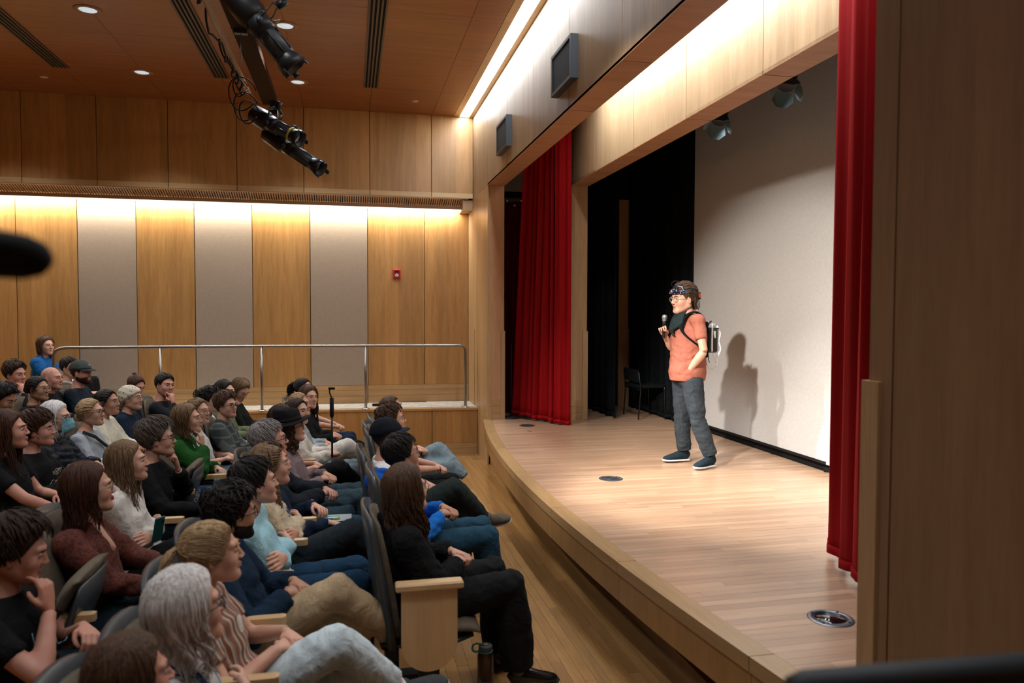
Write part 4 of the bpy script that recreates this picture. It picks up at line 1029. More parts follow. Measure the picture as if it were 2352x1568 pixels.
# ================================================================ THE AUDIENCE
C = cm
def P_(hx, hy, hz, fz, label, slabel, look=None, pose='lap', lean=0, turn=0, cross=None, seatd=(0, 0), noseat=False, **sp):
    sp.setdefault('seed', int(abs(hx*37+hy*101)) % 97+1)
    sp.setdefault('q', 2 if hy < 3.2 else (1 if hy < 6.7 else 0))
    r = seated(hx, hy, hz, fz, sp, label, look, pose, lean, turn, cross)
    if not noseat: seat(r[0].location.x+seatd[0], r[0].location.y+seatd[1], fz, 'grey-shelled theatre seat under the '+slabel)
    return r
F_ = dict(fem=1, sc=1.02); M_ = dict(fem=0, sc=1.06)
def D(a, **k): d = dict(a); d.update(k); return d
def row(*a): return a
# ---- front row, far to near
P_(.38, 7.09, 1.10, 0, 'person with a low brown ponytail in the farthest seat of the front row', 'person at the far end of the front row', hair='lowpony', hl=.14, haircol='brown', topmat=C((.14, .05, .01)), legmat=C(LJEAN), cross='L', pose='lap', **F_)
P_(.34, 6.23, 1.11, 0, 'front-row person with short tousled brown hair and glasses in a red top', 'tousled front-row person in red', hair='short', th=.028, curl=.006, haircol='brown', glasses='wire', topmat=C((.35, .01, .012)), legmat=C(BLK), top='short', pose='fwd', **F_)
r1c = P_(.27, 5.46, 1.10, 0, 'front-row person in a black flat-brimmed cap and a white t-shirt', 'person in the black flat-brimmed cap', hat=1, hair='short', haircol='black', topmat=C(WHT), top='short', legmat=C((.02, .028, .026)), cross='R', shoe='tan', **M_)
P_(.32, 4.74, 1.10, 0, 'front-row man with black hair and wire glasses, bright blue hooded jacket and jeans', 'man in the bright blue hooded jacket', hair='short', haircol='black', th=.022, glasses='wire', skin='tan', topmat=C((.012, .14, .50)), hoodmat=C((.01, .11, .50)), legmat=C((.02, .06, .095)), shoe='white', sock=C(BLK), jaw=1.1, **M_)
r1e = P_(.28, 3.79, 1.10, 0, 'nearest front-row person, long wavy brown hair, black cardigan and black buckled shoes', 'long-haired person in the black cardigan nearest in the front row', hair='long', hl=.44, wave=.014, curlf=38, haircol='brown', th=.024, glasses='clear', topmat=C(BLK, rough=1), top='knit', legmat=C((.012, .012, .013)), shoe='black', wide=1.5, leg=1.05, fem=1, sc=1.05, q=2, turn=.22)
# ---- second row, far to near
P_(-.52, 8.75, 1.14, 0, 'woman with a curly black ponytail in a white scrunchie and a teal top', 'woman in teal with a curly ponytail', hair='scrunchie', hl=.26, puff=.07, curlf=90, wave=.016, curl=.004, haircol='black', glasses='wire', topmat=C((.03, .24, .25)), top='short', legmat=C(NAVY), pose='fwd', **F_)
P_(-.43, 8.10, 1.11, 0, 'woman in black with very long brown hair, far end of the second row', 'woman in black with very long brown hair', hair='long', hl=.42, haircol='brown', topmat=C(BLK), legmat=C(BLK), look=(2.2, 3.2, 1.9), **F_)
P_(-.49, 7.55, 1.10, 0, 'blonde woman behind the ponytailed one, pale blue-grey sweater and cream trousers', 'blonde woman in a pale blue-grey sweater', hair='pony', hl=.2, haircol='blond', topmat=C((.38, .43, .46)), legmat=C((.72, .67, .59)), cross='R', wide=1.4, leg=1.1, **F_)
P_(-.47, 7.04, 1.10, 0, 'woman with a dark high ponytail in a cream sweatshirt and pale jeans', 'woman with the dark high ponytail', hair='pony', hl=.17, puff=.04, haircol='dark', topmat=C(CREAM), top='hood', legmat=C((.19, .255, .28)), look=(2.5, 4.2, 1.9), pose='hold', **F_)
P_(-.55, 6.49, 1.10, 0, 'curly-haired person in an orange and purple t-shirt beside the black hat', 'person in the orange and purple t-shirt', hair='long', hl=.2, wave=.02, curlf=80, haircol='dark', glasses='wire', topmat=patterned('orange_purple', (.05, .045, .11), [(.55, .12, .01), (.16, .05, .10)], 'noise', 9, .42, .06), top='short', legmat=C(BLK), cross='R', **F_)
r2f = P_(-.46, 5.99, 1.11, 0, 'man in a black fedora with wire glasses, dark vest over a lilac shirt', 'man in the black fedora', hair='long', hl=.20, wave=.016, curlf=70, haircol='brown', glasses='wire', topmat=C((.24, .18, .185)), top='long', legmat=C((.05, .085, .105)), pose='lap', hat=1, inner=C((.24, .18, .185)), fem=0, sc=1.04)
P_(-.56, 5.46, 1.10, 0, 'grey-haired man with short hair, black-framed glasses and a dark jacket', 'grey-haired man with black-framed glasses', hair='short', th=.018, haircol='grey', glasses='black', skin='pink', topmat=C((.016, .02, .028)), top='jacket', legmat=C((.04, .07, .09)), fem=0, sc=1.05, browcol='grey', pose='fwd', hs=1.02)
P_(-.50, 5.00, 1.04, 0, 'person mostly hidden behind the braided woman, navy jacket and jeans', 'mostly hidden person in the navy jacket', hair='short', haircol='dark', topmat=C(NAVY), top='jacket', legmat=C((.025, .06, .08)), pose='kneesR', fem=0, sc=1.04, q=0)
P_(-.46, 4.55, 1.10, 0, 'woman with braided light brown hair and a cream knit cardigan', 'woman with the braided hair', hair='braid', haircol='light', topmat=C((.66, .54, .37)), top='knit', inner=C((.06, .12, .20)), legmat=C((.02, .028, .034)), cross='R', look=(2.8, 5.4, 1.9), pose='crossed', fem=1, sc=1.04)
P_(-.49, 4.10, 1.10, 0, 'young person with short black hair in a light blue hoodie', 'young person in the light blue hoodie', hair='short', th=.024, haircol='black', topmat=C((.36, .62, .70)), top='hood', legmat=C((.012, .04, .08)), pose='crossed', fem=0, sc=1.04, jaw=.94, nose=1.0)
P_(-.53, 3.56, 1.08, 0, 'bearded man with curly black hair and glasses, navy jacket and khaki trousers', 'bearded man in khaki trousers', hair='short', th=.026, curl=.012, haircol='black', glasses='black', skin='tan', beard=.55, topmat=C((.012, .028, .055)), top='jacket', legmat=C((.50, .37, .22)), cross='R', shoe='dark', look=(3., 6.6, 1.7), pit=-.05, fem=0, sc=1.05, leg=1.02, wide=1.12, yawf=.8)
P_(-.52, 3.00, 1.08, 0, 'young woman with a dark blonde ponytail, plaid shirt and light jeans', 'young woman with the blonde ponytail', hair='pony', hl=.30, puff=.045, haircol='blond', tailroot=(-.108, 0, .045), taildir=(-.95, 0, .15), topmat=patterned('striped_flannel', (.62, .55, .46), [(.20, .07, .035), (.40, .34, .28), (.13, .15, .16), (.44, .38, .30), (.22, .09, .05)], 'stripes', 5.5, .12, .12), top='short', inner=C((.62, .58, .52)), legmat=C((.62, .72, .75)), cross='R', shoe='grey', sock=C(WHT), fem=1, sc=1.04, leg=1.04, wide=1.12, look=(3., 6.5, 1.8), yawf=.28, bareleg=1)
r2l = P_(-.50, 2.46, 1.07, 0, 'woman with wavy silver hair, black glasses and a grey t-shirt with a navy lanyard', 'silver-haired woman in a grey t-shirt', hair='long', hl=.22, wave=.012, haircol='white', th=.026, glasses='black', browcol='grey', topmat=C((.56, .56, .54)), top='short', legmat=C(NAVY), pose='crossed', fem=1, sc=1.04)
P_(-.57, 2.12, 1.02, 0, 'person with a brown bob seen from behind, nearest the camera', 'nearest person with the brown bob', hair='bob', hl=.19, haircol='brown', th=.026, topmat=C((.02, .018, .02)), legmat=C(BLK), fem=1, sc=.95, redlip=0, skin='pink')
# ---- third row, far to near
P_(-1.22, 8.85, 1.13, 0, 'dark-blonde person looking down at the far end of the third row, dark jacket', 'dark-blonde person at the far end of the third row', hair='bob', hl=.16, haircol='light', topmat=C((.012, .014, .010)), legmat=C((.14, .20, .23)), pit=-.55, look=(2, 6, 1), **F_)
P_(-1.31, 8.42, 1.15, 0, 'woman with centre-parted black hair in a sage green top', 'woman in the sage green top', hair='bob', hl=.14, haircol='black', part=.001, topmat=C((.17, .20, .11)), legmat=C((.12, .18, .21)), cross='R', **F_)
r3d = P_(-1.37, 7.85, 1.12, 0, 'person with curly black hair in a printed white t-shirt', 'person in the printed white t-shirt', hair='short', th=.030, curl=.014, haircol='black', topmat=C(WHT), top='short', legmat=C(JEAN), look=(3, 6.6, 2), fem=0, sc=1.04)
P_(-1.15, 7.44, 1.12, 0, 'boy with fluffy brown hair and glasses in a dark striped jacket', 'boy in the dark striped jacket', hair='short', th=.030, curl=.006, haircol='brown', glasses='black', topmat=patterned('dark_stripes', (.022, .032, .03), [(.10, .11, .10), (.03, .045, .045)], 'plaid', 4, .06, .1), top='jacket', legmat=C((.010, .03, .07)), look=(2.5, 4.5, 1.9), pose='hold', fem=0, sc=1.0)
P_(-1.33, 7.05, 1.12, 0, 'woman with light brown hair and glasses, pale t-shirt, next to the green jacket', 'woman in the pale t-shirt next to the green jacket', hair='bun', bunr=.03, haircol='light', glasses='clear', topmat=C((.68, .66, .64)), top='short', legmat=C(LJEAN), look=(2.6, 4.9, 1.9), pose='lap', **F_)
P_(-1.30, 6.47, 1.13, 0, 'woman in a dark green jacket with a highlighted brown bob, hand under chin', 'woman in the dark green jacket', hair='bob', hl=.19, haircol='light', topmat=C((.018, .09, .016), (.012, .06, .012)), top='jacket', inner=patterned('blue_print', (.45, .50, .54), [(.03, .08, .20)], 'voronoi', 60, .28, .05), legmat=patterned('blue_white_print', (.42, .47, .52), [(.025, .06, .16), (.42, .47, .52), (.04, .10, .22)], 'voronoi', 22, .22, .04), skirt=1, bareleg=1, pose='chinR', lean=.04, **F_)
P_(-1.30, 5.50, 1.13, 0, 'person with short grey-brown hair and glasses in black, chin resting on a hand', 'grey-brown-haired person in black', hair='short', th=.034, haircol='greybrown', glasses='black', topmat=C(BLK), legmat=C((.01, .02, .03)), pose='chinL kneesR', lean=.06, look=(3, 6.3, 1.7), fem=1, sc=1.05, nose=1.1)
r3h = P_(-1.28, 4.73, 1.12, 0, 'woman with long straight brown hair in a cream hoodie, green phone in its pocket', 'woman in the cream hoodie', hair='long', hl=.33, wave=.005, haircol='light', topmat=C((.76, .71, .65)), top='hood', legmat=C(BLK), cross='R', pose='crossed', yawf=.35, fem=1, sc=1.0)
P_(-1.26, 4.00, 1.13, 0, 'woman with a dark brown bob and clear glasses in a rust velvet top and jeans', 'woman in the rust velvet top', hair='bob', hl=.20, haircol='auburn', glasses='clear', redlip=1, vneck=1, yawf=.6, topmat=patterned('rust_velvet', (.13, .024, .010), [(.055, .010, .005), (.10, .018, .008)], 'noise', 70, .45, .1), legmat=C((.05, .095, .13)), pose='kneesR kneesL', fem=1, sc=1.05, look=(3, 6.6, 1.9))
r3j = P_(-1.27, 3.20, 1.07, 0, 'person with short dark hair in a black printed t-shirt, knuckles at the mouth', 'person with knuckles at the mouth', hair='short', th=.032, haircol='dark', topmat=C(BLK), top='short', legmat=C((.015, .025, .032)), pose='chinR', lean=.05, pit=-.25, look=(2.8, 5.0, 1.2), fem=0, sc=1.05, skin='pink')
# ---- fourth row
z4 = .06
P_(-1.95, 8.58, 1.22, z4, 'man with short dark hair in a black sweater leaning his cheek on his fist', 'man leaning his cheek on his fist', hair='short', haircol='black', topmat=C((.012, .014, .018)), pose='cheekR', look=(2.2, 4.0, 1.5), tilt=.15, skin='pink', legmat=C(BLK), fem=0, sc=1.05)
P_(-2.40, 9.20, 1.165, z4, 'woman with a dark topknot and sunglasses on her head, looking down', 'woman with the dark topknot', hair='bun', bunr=.024, bunpos=(-.07, 0, .125), haircol='auburn', topmat=C((.012, .011, .011)), legmat=C(BLK), pit=-.35, look=(2, 6, 1), skin='pink', noseat=True, **F_)
r4c = P_(-2.10, 7.89, 1.16, z4, 'person in a spotted cream headscarf and round glasses, navy hoodie with white script', 'person in the spotted headscarf', hat=1, hair='short', haircol='dark', glasses='clear', topmat=C((.010, .018, .035)), top='hood', legmat=C(NAVY), **F_)
P_(-2.17, 7.40, 1.18, z4, 'woman with a low black bun in a cream denim jacket', 'woman in the cream denim jacket', hair='bun', bunpos=(-.12, 0, -.02), haircol='black', skin='tan', topmat=C((.70, .65, .52)), top='jacket', legmat=C(BLK), look=(3, 6.0, 2.2), **F_)
r4e = P_(-2.16, 6.92, 1.15, z4, 'blonde woman with thick black glasses in a grey sweatshirt with a black strap', 'blonde woman in the grey sweatshirt', hair='bun', bunpos=(-.11, 0, -.03), haircol='blond', glasses='black', topmat=C((.38, .41, .44)), legmat=C(BLK), look=(3, 6.0, 2.1), **F_)
r4f = P_(-2.26, 6.45, 1.17, z4, 'woman with a white bob and a blue surgical mask in a dark puffer jacket', 'masked woman with the white bob', hair='bob', hl=.17, haircol='white', browcol='grey', topmat=C((.012, .017, .024), rough=.4), top='jacket', puffer=1, glasses='wire', legmat=C(BLK), look=(3, 5.8, 2.0), fem=1, sc=1.05)
r4g = P_(-2.21, 5.95, 1.15, z4, 'woman with a short dark auburn bob in a black sweatshirt with a white line drawing', 'woman in the black sweatshirt with line drawing', hair='short', th=.036, front=.045, haircol='auburn', topmat=C(BLK), legmat=C(BLK), look=(3, 6.3, 2.0), skin='pink', fem=1, sc=1.05)
P_(-2.15, 5.34, 1.24, z4, 'woman with very long straight dark hair in a black t-shirt at the left edge', 'long-haired woman at the left edge', hair='long', hl=.45, wave=.004, haircol='auburn', topmat=C(BLK), top='short', legmat=C((.03, .08, .12)), pose='kneesR', skin='pink', fem=1, sc=1.05)
# ---- rear rows
z5 = .17
r5a = P_(-2.95, 9.17, 1.32, z5, 'bearded man in a grey baseball cap and dark navy shirt', 'man in the grey baseball cap', hat=1, hair='short', haircol='dark', beard=1, topmat=C((.012, .02, .03)), skin='pink', legmat=C(BLK), look=(3, 6.8, 2), **M_)
P_(-3.10, 8.75, 1.30, z5, 'bald man in a black collared shirt', 'bald man', hair='bald', haircol='grey', browcol='grey', skin='pink', topmat=C(BLK), top='jacket', legmat=C(BLK), look=(3, 6.5, 2), **M_)
P_(-2.96, 8.00, 1.26, z5, 'woman with tied-back black hair and clear glasses in a black top', 'woman in clear glasses and a black top', hair='bun', bunpos=(-.12, 0, .0), haircol='black', glasses='clear', skin='tan', topmat=C((.010, .012, .018)), legmat=C(BLK), look=(3, 5.6, 2), **F_)
P_(-2.96, 7.26, 1.25, z5, 'dark-haired person in an olive green jacket looking down at the left edge', 'person in the olive green jacket', hair='short', th=.026, haircol='black', skin='tan', topmat=C((.035, .045, .035)), top='jacket', legmat=C(BLK), look=(2, 6, .8), pit=-.35, **F_)
P_(-3.27, 8.30, 1.38, .17, 'person with dark wavy hair resting a cheek on one fist at the left edge', 'person resting a cheek on one fist', hair='short', th=.030, haircol='dark', topmat=C((.012, .012, .014)), pose='cheekR', look=(2.5, 5, 1.2), legmat=C(BLK), skin='pink', noseat=True, **F_)
P_(-3.38, 10.1, 1.32, .28, 'person in a white t-shirt mostly hidden behind the grey cap', 'person in a white t-shirt behind the grey cap', hair='short', haircol='black', topmat=C((.55, .55, .55)), top='short', pose='chinL', legmat=C(NAVY), **M_)
P_(-3.92, 11.0-.12, 1.56, ZL-.15, 'woman in a bright blue jacket behind the left end of the railing', 'woman in the blue jacket', hair='long', hl=.2, haircol='brown', topmat=C((.012, .10, .30)), top='jacket', legmat=C(BLK), look=(2.6, 5, 2.4), noseat=True, fem=1, sc=1.04)
# empty tipped-up seats
seat(-1.22, 3.62, 0, 'empty tipped-up theatre seat between the rust top and the person with knuckles at the mouth', up=True)
seat(-1.22, 6.0, 0, 'empty tipped-up theatre seat beside the blue patterned skirt', up=True)
for i, y in enumerate((7.6,)): seat(.33, 6.66, 0, 'empty theatre seat in the front row behind the far ponytail', )
# ================================================================ THE SPEAKER ON STAGE
yaw = PI
def loc_(p):  # world -> local of a root at (3.01, 6.35, .6) turned by pi
    return (-(p[0]-3.01), -(p[1]-6.35), p[2]-.6)
SJ = dict(pelvis=loc_((3.035, 6.35, 1.43)), chest=loc_((3.045, 6.35, 1.80)), neck=loc_((3.035, 6.35, 2.00)), head=loc_((2.985, 6.35, 2.135)),
    shL=loc_((3.055, 6.185, 1.935)), shR=loc_((3.03, 6.515, 1.935)), elL=loc_((3.075, 6.105, 1.665)), wrL=loc_((2.985, 6.215, 1.490)),
    elR=loc_((2.975, 6.56, 1.675)), wrR=loc_((2.865, 6.47, 1.795)), hipL=loc_((3.04, 6.265, 1.40)), hipR=loc_((3.03, 6.435, 1.40)),
    knL=loc_((3.085, 6.225, 1.035)), knR=loc_((3.035, 6.46, 1.03)), anL=loc_((3.20, 6.19, .695)), anR=loc_((3.085, 6.50, .695)),
    toeL=(.93, .36, 0), toeR=(1, -.02, 0), face=(1, .16, -.03), seated=False,
    handR=dict(kind='grip', dir=(.45, .35, .85), palm=(.35, .85, -.3)), handL=dict(kind='relax', dir=(.10, -.42, -.9), palm=(-.2, -.9, .3)))
SALMON = cloth('salmon_cotton', (.38, .135, .092), (.31, .10, .068), scale=260, bump=.15, fold=.45)
GJEAN = cloth('charcoal_denim', (.040, .050, .060), (.024, .032, .040), scale=200, fold=.6)
root, bo, tr, Hm, Hc = figure(SJ, dict(loc=(3.01, 6.35, .6), rz=PI, q=2, hair='short', th=.020, curl=.002, front=.085, haircol='brown', skin='fair', top='short', topmat=SALMON, legmat=GJEAN,
    glasses='clear', openm=1, shoe='navy', topname='t_shirt', leg=1.0, wide=1.2, fat=1.10, deep=1.22, swept=True, fold=.010, seed=11, hs=1.07),
    'man in a salmon t-shirt and grey jeans standing on the stage, speaking into a microphone')
# nape-length hair at the back of the head
hb_ = MB()
rr_ = random.Random(4)
for i in range(90):
    a = rr_.uniform(1.6, 2*PI-1.6); cs, sn = math.cos(a), math.sin(a)
    if abs(a-PI) > 1.15: continue
    w0 = rr_.uniform(-.006, .006); pts = cr([(-.018+.104*cs, .086*sn, .03), (-.018+.108*cs+w0, .088*sn, -.015), (-.02+.102*cs-w0, .080*sn, -.055), (-.035+.112*cs+w0, .080*sn, -.085-.02*rr_.random())], 3)
    hb_.add(*lock(pts, .008, .005))
hb_.v = [tr(np.vstack(hb_.v))]
link('nape_hair', hb_.mesh('nape_hair', HR['brown']), bo)
def attach(o, parent):   # keep world placement while parenting to the speaker
    o.parent = parent; return o
# sensor headset: headband pad with dots, strap, rear clip
hs_ = thing('sensor_headset', 'black sensor headset with coloured dots strapped round the speaker\'s forehead', 'headset', (0, 0, 0))
hs_.location = root.location; hs_.rotation_euler = (0, 0, PI)
D_, F2 = hdirs(48, 52); rad = base_radius(D_); Pq = O_+D_*rad[:, None]
x, y, z = Pq.T
reg = sst(.020, .035, x)*sst(.030, .037, z)*(1-sst(.092, .099, z))
vv = O_+D_*(rad+reg*.034-(1-reg)*.03)[:, None]
pad = MB().add(tr(vv), F2); link('sensor_pad', pad.mesh('sensor_pad', plain('gloss_black', (.01, .01, .012), .2, coat=.6)), hs_)
DOTC = [plain('dot_white', (.8, .8, .8), .2), plain('dot_red', (.7, .03, .02), .25), plain('dot_blue', (.05, .2, .6), .25), plain('dot_silver', (.6, .62, .65), .1, metal=1)]
rng = random.Random(3)
for i in range(46):
    a = rng.uniform(-1.25, 1.25); zz = rng.uniform(.040, .094); d = nrm(np.array([math.cos(a)*.10, math.sin(a)*.085, zz+.012]))
    lo_ = base_radius(np.array([d]))[0]+.036; c = O_+d*lo_
    v, f = lathe([(1e-4, -.0035), (.0035, -.002), (.0043, 0), (.0032, .0028), (1e-4, .004)], 8)
    Mx = rotm(np.cross(d, (0, 0, 1)), d)
    link('sensor_dot', MB().add(tr(v@Mx.T+c), f).mesh('sensor_dot', DOTC[rng.choice([0, 0, 3, 3, 3, 1, 2])]), hs_)
band = MB()
for zt in (.045, .085):
    band.tube(tr([(.05, -.075, zt), (.0, -.104, zt+.01), (-.06, -.098, zt), (-.125, -.04, zt-.01), (-.140, 0, zt-.012), (-.125, .04, zt-.01), (-.06, .098, zt), (.0, .104, zt+.01), (.05, .075, zt)]), [(.004, .008)]*9, 8)
band.tube(tr([(.03, 0, .125), (-.03, 0, .150), (-.10, 0, .12), (-.142, 0, .06)]), [(.009, .004)]*4, 8)
link('strap', band.mesh('strap', BLKMET), hs_)
ant = MB().tube(tr(cr([(.08, -.02, .10), (.108, -.01, .13), (.09, .0, .155), (.05, .01, .152), (.02, .01, .14)])), .0018, 6)
link('wire', ant.mesh('wire', BLKMET), hs_)
cl = MB().box((-.165, -.022, -.005), (-.135, .022, .055)); cl.v = [tr(np.vstack(cl.v))]
link('rear_clip', cl.mesh('rear_clip', BLACK, False), hs_)
cl = MB().box((-.158, -.030, .008), (-.138, .030, .048)); cl.v = [tr(np.vstack(cl.v))]
link('orange_latch', cl.mesh('orange_latch', plain('orange_plastic', (.75, .07, .015), .35), False), hs_)
w_ = MB().tube(tr([(-.150, .01, .0), (-.155, .02, -.06), (-.135, .01, -.12), (-.12, 0, -.17), (-.13, 0, -.22)]), .0035, 6)
w_.tube(tr([(-.148, -.01, .0), (-.17, -.02, -.05), (-.150, -.01, -.10), (-.155, 0, -.16), (-.14, 0, -.22)]), .0028, 6)
link('cable', w_.mesh('cable', BLKMET), hs_)
cl = MB().tube(tr([(-.146, .012, -.085), (-.140, .012, -.105)]), .010, 8); link('white_plug', cl.mesh('white_plug', SOLEW), hs_)
cl = MB().tube(tr([(-.140, .012, -.106), (-.135, .012, -.122)]), .010, 8); link('red_plug', cl.mesh('red_plug', DOTC[1]), hs_)
# small black backpack
bp = thing('backpack', 'small black box backpack on the speaker\'s back with loose white straps', 'backpack'); bp.location = root.location; bp.rotation_euler = (0, 0, PI)
def L(*p): return loc_(p)
def rbox(lo, hi, b=.012):
    c = [(p+q)/2 for p, q in zip(lo, hi)]; X, Y, Z = [(q-p)/2 for p, q in zip(lo, hi)]
    v = [(c[0]+sx*(X-b*i), c[1]+sy*(Y-b*j), c[2]+sz*(Z-b*k)) for sx in (-1, 1) for sy in (-1, 1) for sz in (-1, 1) for i, j, k in ((0, 1, 1), (1, 0, 1), (1, 1, 0))]
    return v
me = hull('back_plate', rbox((-.185, -.10, 1.00), (-.155, .10, 1.33), .01), BLKCLOTH); link('back_plate', me, bp)
me = hull('case', rbox((-.290, -.085, 1.045), (-.185, .085, 1.275), .016), plain('case_black', (.012, .013, .014), .5)); link('case', me, bp)
me = hull('case_window', rbox((-.262, .0845, 1.18), (-.240, .0875, 1.245), .001), plain('case_tape', (.35, .36, .30), .5)); link('case_window', me, bp)
me = MB().box((-.296, -.08, 1.262), (-.18, .08, 1.272)).mesh('zip', BLKMET, False); link('zip', me, bp)

for sy in (-1, 1):
    mb = MB(); sp_pts = cr([(-.165, .06*sy, 1.30), (-.12, .080*sy, 1.385), (-.04, .098*sy, 1.418), (.040, .100*sy, 1.385), (.085, .105*sy, 1.31), (.085, .125*sy, 1.24), (.03, .170*sy, 1.17), (-.07, .165*sy, 1.10), (-.16, .09*sy, 1.06)], 3); mb.tube(sp_pts, [(.024, .009)]*len(sp_pts), 10, up=(0, 0, 1))
    link('shoulder_strap', mb.mesh('shoulder_strap', BLKCLOTH), bp)
# bib-like panel: a thick curved sheet from collar to mid-chest
V = []; n1, n2 = 10, 8
for sd in (0, 1):
    for j in range(n2+1):
        t_ = j/n2
        for i in range(n1+1):
            u = -1+2*i/n1; w_ = .085+.035*math.sin(PI*t_*.75)-.075*max(0, t_-.72)/.28
            V.append((.075+.068*t_**.6-.055*u*u*(1-.35*t_)+.012*sd+.003*math.sin(7*u+5*t_), u*w_, 1.405-.17*t_+.02*u*u))
F = []; m = (n1+1)*(n2+1)
for j in range(n2):
    for i in range(n1): a = j*(n1+1)+i; F += [(a, a+1, a+n1+2, a+n1+1), (m+a, m+a+n1+1, m+a+n1+2, m+a+1)]
rim = [i for i in range(n1+1)]+[j*(n1+1)+n1 for j in range(1, n2+1)]+[n2*(n1+1)+i for i in range(n1-1, -1, -1)]+[j*(n1+1) for j in range(n2-1, 0, -1)]
F += [(a, m+a, m+b, b) for a, b in zip(rim, rim[1:]+rim[:1])]
link('chest_panel', mesh('chest_panel', V, F, cloth('dark_neoprene', (.018, .03, .032), scale=100), True), bp)
link('buckle', hull('buckle', rbox((.136, .005, 1.215), (.150, .05, 1.255), .004), BLACK), bp)
mb = MB().tube([(.142, -.05, 1.265), (.148, .02, 1.235), (.142, .07, 1.20)], [(.012, .004)]*3, 8, up=(1, 0, 0)); link('chest_strap', mb.mesh('chest_strap', BLKMET), bp)
WR = plain('white_ribbon', (.68, .70, .72), .4); mb = MB()
for pts in ([(-.225, .088, 1.055), (-.222, .092, 1.16), (-.225, .09, 1.29), (-.240, .06, 1.305), (-.28, .04, 1.29)], [(-.235, .085, 1.04), (-.26, .09, .99), (-.275, .09, .95), (-.262, .085, .91)],
            [(-.285, .06, 1.29), (-.325, .05, 1.22), (-.305, .06, 1.15), (-.325, .06, 1.08), (-.29, .07, 1.00), (-.28, .07, .95)], [(-.17, .07, 1.02), (-.185, .08, .94), (-.22, .08, .895), (-.25, .08, .905)]):
    pts = cr(pts); mb.tube(pts, [(.009, .0015)]*len(pts), 6, up=(0, 1, 0))
link('loose_strap', mb.mesh('loose_strap', WR), bp)
mb = MB().tube([(-.20, .03, 1.27), (-.215, .03, 1.31), (-.245, .03, 1.335)], .008, 8); link('cable_stub', mb.mesh('cable_stub', BLKMET), bp)
mb = MB().tube([(-.20, .06, 1.05), (-.205, .06, .98), (-.215, .06, .955)], .004, 8); link('adjuster_cord', mb.mesh('adjuster_cord', BLKMET), bp)
# hand-held microphone
mic = thing('microphone', 'black hand-held microphone with a silver mesh head in the speaker\'s hand', 'microphone', (2.835, 6.425, 1.885))
d = nrm(np.array([-.0, -.10, 1.])); mb = MB().tube([-.11*d, -.09*d, .03*d, .055*d], [.0135, .0145, .0175, .0215], 14); link('handle', mb.mesh('handle', plain('mic_black', (.012, .012, .012), .35)), mic)
v, f = lathe([(1e-3, -.03), (.015, -.027), (.0225, -.014), (.0255, 0), (.0235, .013), (.016, .022), (1e-3, .026)], 18); v = v@rotm((1, 0, 0), d).T+d*.083
link('grille', MB().add(v, f).mesh('grille', plain('mic_mesh', (.30, .31, .31), .45, metal=.6)), mic)
link('band', MB().tube([.052*d, .062*d], .0235, 16).mesh('band', plain('mic_ring', (.25, .26, .26), .3, metal=.8)), mic)
# ================================================================ HATS, MASK AND OTHER THINGS WORN OR HELD
def on_head(r, name, label, cat):
    root_, bo_, tr_, H_, c_ = r
    t = thing(name, label, cat); t.location = root_.location; t.rotation_euler = root_.rotation_euler; t.scale = root_.scale
    return t, tr_
def capshape(r, label, colm, brimm, brim='peak', tiltv=0):
    t, tr_ = on_head(r, 'cap', label, 'hat')
    D, F = hdirs(48, 52); rad = base_radius(D); P = O_+D*rad[:, None]; zc = P[:, 2]-.15*P[:, 0]*0
    reg = sst(.030, .036, P[:, 2]+.05*(-P[:, 0])*0)
    v = O_+D*(rad+reg*(.028+.008*sst(.05, .12, P[:, 2]))-(1-reg)*.03)[:, None]
    link('crown', MB().add(tr_(v), F).mesh('crown', colm), t)
    V = []; n = 18
    for k, (e, dz) in enumerate(((0, 0), (.75, -.004), (1, -.010))):
        for i in range(n+1):
            a = -1.15+2.3*i/n
            bx, by_ = .098*math.cos(a)*1.0-.0, .094*math.sin(a)
            V.append((bx+e*.085*math.cos(a)**.6-.012, by_*(1-.05*e), .048+dz-.030*abs(math.sin(a))**2*0-.014*e))
    F = [(k*(n+1)+i, k*(n+1)+i+1, (k+1)*(n+1)+i+1, (k+1)*(n+1)+i) for k in range(2) for i in range(n)]
    V2 = np.vstack([V, np.array(V)-(0, 0, .004)]); m = len(V); F = F+[tuple(j+m for j in reversed(q)) for q in F]
    e0 = [2*(n+1)+i for i in range(n+1)]; F += [(a, b, b+m, a+m) for a, b in zip(e0, e0[1:])]
    link('brim', MB().add(tr_(V2), F).mesh('brim', brimm), t)
    v, f = lathe([(.008, 0), (.007, .004), (1e-4, .006)], 10); link('button', MB().add(tr_(v+np.array([-.015, 0, .157])), f).mesh('button', colm), t)
    return t, tr_
capshape(r1c, 'black cap on the front-row person in a white t-shirt', C((.012, .014, .02)), C((.02, .028, .04)))
ct, ctr = capshape(r5a, 'grey-green baseball cap on the bearded man in the rear row', C((.06, .07, .065)), C((.035, .045, .042)))
mb = MB().tube(ctr([(.098, -.012, .085), (.100, 0, .092), (.098, .012, .085)]), .004, 6); link('badge', mb.mesh('badge', SOLEW), ct)
